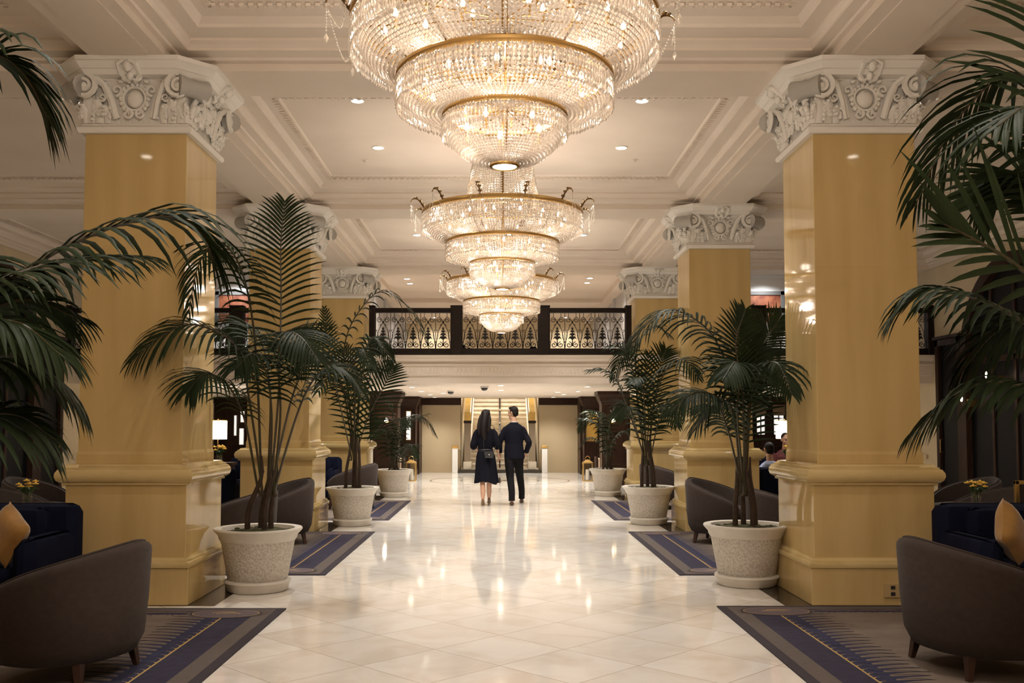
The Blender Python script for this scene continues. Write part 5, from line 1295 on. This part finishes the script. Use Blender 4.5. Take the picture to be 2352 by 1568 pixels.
loft(b, [(0.01, 0, 0.845, 0.190, 0.132), (0.008, 0, 0.90, 0.190, 0.132), (0.0, 0, 1.02, 0.182, 0.125), (0, 0, 1.13, 0.170, 0.118), (0, 0, 1.25, 0.186, 0.124), (0, -0.004, 1.36, 0.196, 0.122), (0, -0.006, 1.425, 0.192, 0.106), (0, 0, 1.475, 0.140, 0.088), (0, 0.005, 1.51, 0.085, 0.07), (0, 0.008, 1.53, 0.072, 0.066)], 28)
for sx in (-1, 1):
    el = (-0.268, -0.03, 1.15) if sx < 0 else (0.280, -0.07, 1.15); wr = (-0.262, 0.052, 0.96) if sx < 0 else (0.232, 0.04, 0.965)
    b.tube(catmull([(sx * 0.135, 0, 1.425), (sx * 0.178, -0.008, 1.36), (sx * 0.222, -0.02, 1.26), el, ((el[0] + wr[0]) / 2, (el[1] + wr[1]) / 2, (el[2] + wr[2]) / 2), wr], 12), [0.050, 0.058, 0.062, 0.063, 0.063, 0.062, 0.060, 0.057, 0.055, 0.052, 0.049, 0.046, 0.044], 14)
fuse(b, 'suit_jacket', suit, man, 0.008, 5)
b = MB(); b.lathe([(0.060, 1.49), (0.064, 1.52), (0.062, 1.542), (0.058, 1.543)], 20, (0, 0.012), cap0=False); b.build('shirt_collar', white_p, man, smooth=60)
b = MB()
loft(b, [(0, 0, 0.80, 0.165, 0.115), (0, 0, 0.88, 0.168, 0.115), (0, 0, 0.96, 0.155, 0.105)], 20)
for sx, (fx, fy) in ((-1, LF), (1, RF)):
    b.tube(catmull([(sx * 0.082, 0, 0.88), (sx * 0.085 * 0.9 + fx * 0.1, fy * 0.22 + 0.005, 0.70), (sx * 0.05 + fx * 0.45, fy * 0.52 + 0.04, 0.49), (fx * 0.95 + sx * 0.004, fy * 0.85 - 0.01, 0.27), (fx, fy - 0.005, 0.085)], 12), [0.098, 0.098, 0.094, 0.088, 0.082, 0.076, 0.071, 0.068, 0.065, 0.062, 0.060, 0.059, 0.060], 14)
fuse(b, 'trousers', trouser_m, man, 0.008, 4)
for fx, fy in (LF, RF):
    m = MB(); shoe(m, fx, fy + 0.05, 0.0); m.build('shoe', shoe_b, man, smooth=50)

# woman in a dark dress
wom = thing('person', 'woman with long dark hair in a dark belted dress, left one of the couple', 'person', (-0.265, 17.75, 0))
LF, RF = (-0.045, -0.16), (0.065, 0.20)
b = MB(); S = 0.93
Mh = head(b, (0.015, 0.03, 1.645), radians(-38), 0, S)
b.tube([(0, 0, 1.40), (0, 0.01, 1.48), (0.01, 0.02, 1.57)], [0.052, 0.048, 0.047], 14)
loft(b, [(0, 0, 0.86, 0.155, 0.105), (0, 0, 0.95, 0.15, 0.10), (0, 0, 1.07, 0.115, 0.085), (0, 0, 1.22, 0.13, 0.09), (0, 0, 1.35, 0.125, 0.07), (0, 0, 1.43, 0.07, 0.05)])
for sx in (-1, 1):
    el = (-0.205, -0.045, 1.10) if sx < 0 else (0.215, -0.02, 1.10); wr = (-0.13, 0.14, 1.0) if sx < 0 else (0.235, 0.10, 0.945)
    b.tube([(sx * 0.12, 0, 1.37), (sx * 0.158, -0.01, 1.31), el, ((el[0] + wr[0]) / 2, (el[1] + wr[1]) / 2, (el[2] + wr[2]) / 2), wr], [0.042, 0.040, 0.034, 0.029, 0.021], 12)
hand(b, (-0.13, 0.145, 0.995), (0.3, 0.8, -0.5), (1, 0, 0), (0, 0.4, 1), 0.88, 0.5)
hand(b, (0.237, 0.105, 0.935), (0.18, 0.25, -1), (1, 0, 0), (0, 1, 0), 0.88, 0.55)
for sx, (fx, fy) in ((-1, LF), (1, RF)):
    b.tube(catmull([(sx * 0.08, 0, 0.88), (sx * 0.08, fy * 0.3 + 0.02, 0.66), (sx * 0.05 + fx * 0.4, fy * 0.6 + 0.05, 0.49), (fx, fy * 0.85 - 0.012, 0.36), (fx, fy * 0.95, 0.20), (fx, fy, 0.125), (fx, fy + 0.05, 0.085), (fx, fy + 0.13, 0.025)], 16), [0.082, 0.078, 0.072, 0.064, 0.055, 0.049, 0.047, 0.049, 0.048, 0.044, 0.037, 0.031, 0.026, 0.026, 0.028, 0.03, 0.026], 14)
fuse(b, 'body', skin, wom, 0.006); eyes(Mh, wom)
h_ = MB(); h_.ball((0, -0.022, 0.040), (0.096, 0.096, 0.096), n=20, k=12); h_.ball((0, 0.02, 0.098), (0.066, 0.062, 0.032), n=14, k=8)
h_.xform(Mh)
h_.tube(catmull([(0.0, -0.02, 1.68), (-0.012, -0.055, 1.58), (-0.03, -0.085, 1.46), (-0.035, -0.10, 1.34), (-0.02, -0.105, 1.25), (0.0, -0.10, 1.19)], 10), [(0.075, 0.07), (0.082, 0.07), (0.088, 0.06), (0.096, 0.05), (0.10, 0.042), (0.102, 0.036), (0.10, 0.032), (0.09, 0.028), (0.075, 0.024), (0.05, 0.018), (0.02, 0.01)] if False else [0.088, 0.094, 0.096, 0.096, 0.094, 0.092, 0.086, 0.076, 0.060, 0.040, 0.016], 16, flat=0.7)
h_.tube(catmull([(-0.07, -0.01, 1.66), (-0.10, -0.03, 1.55), (-0.125, -0.06, 1.42), (-0.115, -0.09, 1.27)], 8), [0.035, 0.040, 0.042, 0.042, 0.04, 0.036, 0.03, 0.022, 0.01], 10)
h_.tube(catmull([(0.06, -0.015, 1.66), (0.075, -0.04, 1.56), (0.07, -0.075, 1.44), (0.05, -0.095, 1.32)], 8), [0.03, 0.034, 0.036, 0.036, 0.034, 0.03, 0.026, 0.02, 0.01], 10)
fuse(h_, 'hair', hair_m, wom, 0.008, 3)
b = MB()
loft(b, [(0, 0, 0.98, 0.140, 0.108), (0, 0, 1.02, 0.132, 0.100), (0, 0, 1.08, 0.140, 0.108), (0, 0, 1.20, 0.155, 0.115), (0, 0, 1.33, 0.158, 0.10), (0, 0, 1.395, 0.128, 0.083), (0, 0.005, 1.445, 0.075, 0.06), (0, 0.008, 1.47, 0.058, 0.054)], 24)
for sx in (-1, 1):
    el = (-0.215, -0.045, 1.10) if sx < 0 else (0.215, -0.02, 1.10)
    b.tube(catmull([(sx * 0.12, 0, 1.385), (sx * 0.17, -0.008, 1.32), (sx * 0.195, -0.02, 1.22), (el[0], el[1], 1.11), (el[0] + sx * 0.004, el[1] + 0.03, 1.045)], 8), [0.044, 0.052, 0.056, 0.060, 0.064, 0.068, 0.070, 0.066, 0.050], 14)
fuse(b, 'dress_bodice', dress_m, wom, 0.008, 4)
b = MB(); n = 56; secs = []
for z, rx, ry in ((1.025, 0.132, 0.102), (0.98, 0.150, 0.12), (0.90, 0.172, 0.14), (0.78, 0.185, 0.165), (0.62, 0.195, 0.20), (0.50, 0.208, 0.23), (0.435, 0.215, 0.245)):
    f = (1.025 - z) / 0.59
    secs.append([((rx + 0.020 * f * sin(9 * a + 1.0) + 0.010 * f * sin(17 * a)) * cos(a) + 0.012 * f, (ry + 0.020 * f * sin(9 * a + 1.0)) * sin(a) + 0.02 * f, z + (-0.03 * f * cos(a + 0.6) ** 2 + 0.02 * f * sin(3 * a) if z < 0.6 else 0)) for a in [2 * pi * i / n for i in range(n)]])
inner = [[(x * 0.97, y * 0.97, z + 0.002) for x, y, z in s] for s in reversed(secs)]
b.rings(secs + inner, 0, False, False); b.build('dress_skirt', dress_m, wom, smooth=70)
b = MB(); b.lathe([(0.138, 0.995), (0.143, 1.0), (0.143, 1.03), (0.138, 1.035)], 32, cap0=False, cap1=False, sy=0.79); b.build('belt', leather, wom, smooth=60)
for fx, fy in (LF, RF):
    m = MB()
    m.rings([[(fx + rx * cos(a), fy + yy, zc + max(-hh, hh * sin(a))) for a in [2 * pi * i / 12 for i in range(12)]] for yy, rx, zc, hh in ((-0.045, 0.024, 0.105, 0.03), (-0.01, 0.03, 0.095, 0.035), (0.05, 0.032, 0.06, 0.026), (0.11, 0.038, 0.028, 0.022), (0.155, 0.03, 0.02, 0.016), (0.185, 0.012, 0.015, 0.011))])
    m.tube([(fx, fy - 0.03, 0.10), (fx, fy - 0.034, 0.0)], [0.014, 0.006], 8)
    m.build('heeled_shoe', shoe_t, wom, smooth=50)
bag = thing('shoulder_bag', 'small black leather shoulder bag at the hip of the walking woman', 'bag', (-0.195, 17.565, 0.93))
m = MB(); rbox(m, -0.085, 0.085, -0.035, 0.03, -0.055, 0.065, 0.018); m.build('bag_body', leather, bag, smooth=40)
m = MB(); m.box(-0.088, 0.088, -0.042, -0.034, -0.005, 0.066); m.build('flap', leather, bag, bevel=0.004)
m = MB(); m.ball((0, -0.045, 0.01), (0.012, 0.005, 0.008)); m.build('clasp', chrome, bag, smooth=60)
m = MB(); m.tube(catmull([(-0.08, 0.0, 0.05), (-0.10, 0.03, 0.20), (-0.09, 0.07, 0.36), (0.02, 0.13, 0.52), (0.07, 0.20, 0.535), (0.10, 0.26, 0.45), (0.125, 0.22, 0.25), (0.10, 0.04, 0.10), (0.08, 0.0, 0.05)], 32), 0.005, 5); m.build('strap', leather, bag, smooth=60)

def seated(x, y, rz, top, label, zs=0.46):
    """facing +y, seated"""
    t = thing('person', label, 'person', (x, y, 0.0147 if y > 15 else 0.0), radians(rz)); b = MB()
    Mh = head(b, (0, 0.06, zs + 0.69), 0.2, -0.1); b.tube([(0, 0, zs + 0.46), (0, 0.03, zs + 0.62)], 0.055, 12)
    loft(b, [(0, 0, zs - 0.02, 0.16, 0.12), (0, 0, zs + 0.2, 0.145, 0.11), (0, 0, zs + 0.38, 0.17, 0.11), (0, 0, zs + 0.48, 0.10, 0.07)])
    for s in (-1, 1):
        b.tube([(s * 0.17, 0, zs + 0.43), (s * 0.22, 0.02, zs + 0.22), (s * 0.15, 0.25, zs + 0.16)], [0.05, 0.042, 0.026], 10)
        hand(b, (s * 0.15, 0.26, zs + 0.155), (-s * 0.2, 1, -0.2), (0, 0, -1), (-s, 0.2, 0), 0.95, 0.4)
        b.tube([(s * 0.09, 0, zs + 0.03), (s * 0.10, 0.42, zs + 0.04), (s * 0.10, 0.43, 0.1), (s * 0.10, 0.50, 0.04)], [0.085, 0.06, 0.04, 0.035], 10)
    fuse(b, 'body', skin, t, 0.009); eyes(Mh, t)
    h_ = MB(); h_.ball((0, -0.022, 0.046), (0.080, 0.086, 0.088), n=16, k=10); h_.ball((0, -0.045, 0.0), (0.070, 0.062, 0.075), n=14, k=8); h_.xform(Mh); fuse(h_, 'hair', hair_m, t, 0.01, 2)
    b = MB(); loft(b, [(0, 0, zs + 0.02, 0.185, 0.145), (0, 0, zs + 0.2, 0.17, 0.13), (0, 0, zs + 0.38, 0.195, 0.13), (0, 0, zs + 0.47, 0.14, 0.09), (0, 0.01, zs + 0.52, 0.07, 0.065)])
    for s in (-1, 1): b.tube([(s * 0.15, 0, zs + 0.43), (s * 0.22, 0.015, zs + 0.23), (s * 0.19, 0.12, zs + 0.19)], [0.07, 0.058, 0.05], 12)
    fuse(b, 'shirt', top, t, 0.01, 4)
    b = MB(); loft(b, [(0, 0, zs - 0.03, 0.18, 0.14), (0, 0, zs + 0.06, 0.18, 0.14)])
    for s in (-1, 1): b.tube([(s * 0.09, 0, zs + 0.03), (s * 0.10, 0.43, zs + 0.04), (s * 0.10, 0.45, 0.3), (s * 0.10, 0.44, 0.10)], [0.098, 0.078, 0.062, 0.058], 12)
    fuse(b, 'trousers', trouser_m, t, 0.01, 4)
    for s in (-1, 1): m = MB(); shoe(m, s * 0.10, 0.48, 0.0); m.build('shoe', shoe_b, t, smooth=50)
    return t
seated(4.02, 14.30, 0, shirt_b, 'seated person with dark hair in a pale blue shirt seen over the navy sofa', 0.50).scale = (0.93,) * 3
seated(5.28, 17.78, 176, shirt_r, 'person in a dark red top partly hidden by the nearest right column', 0.50)
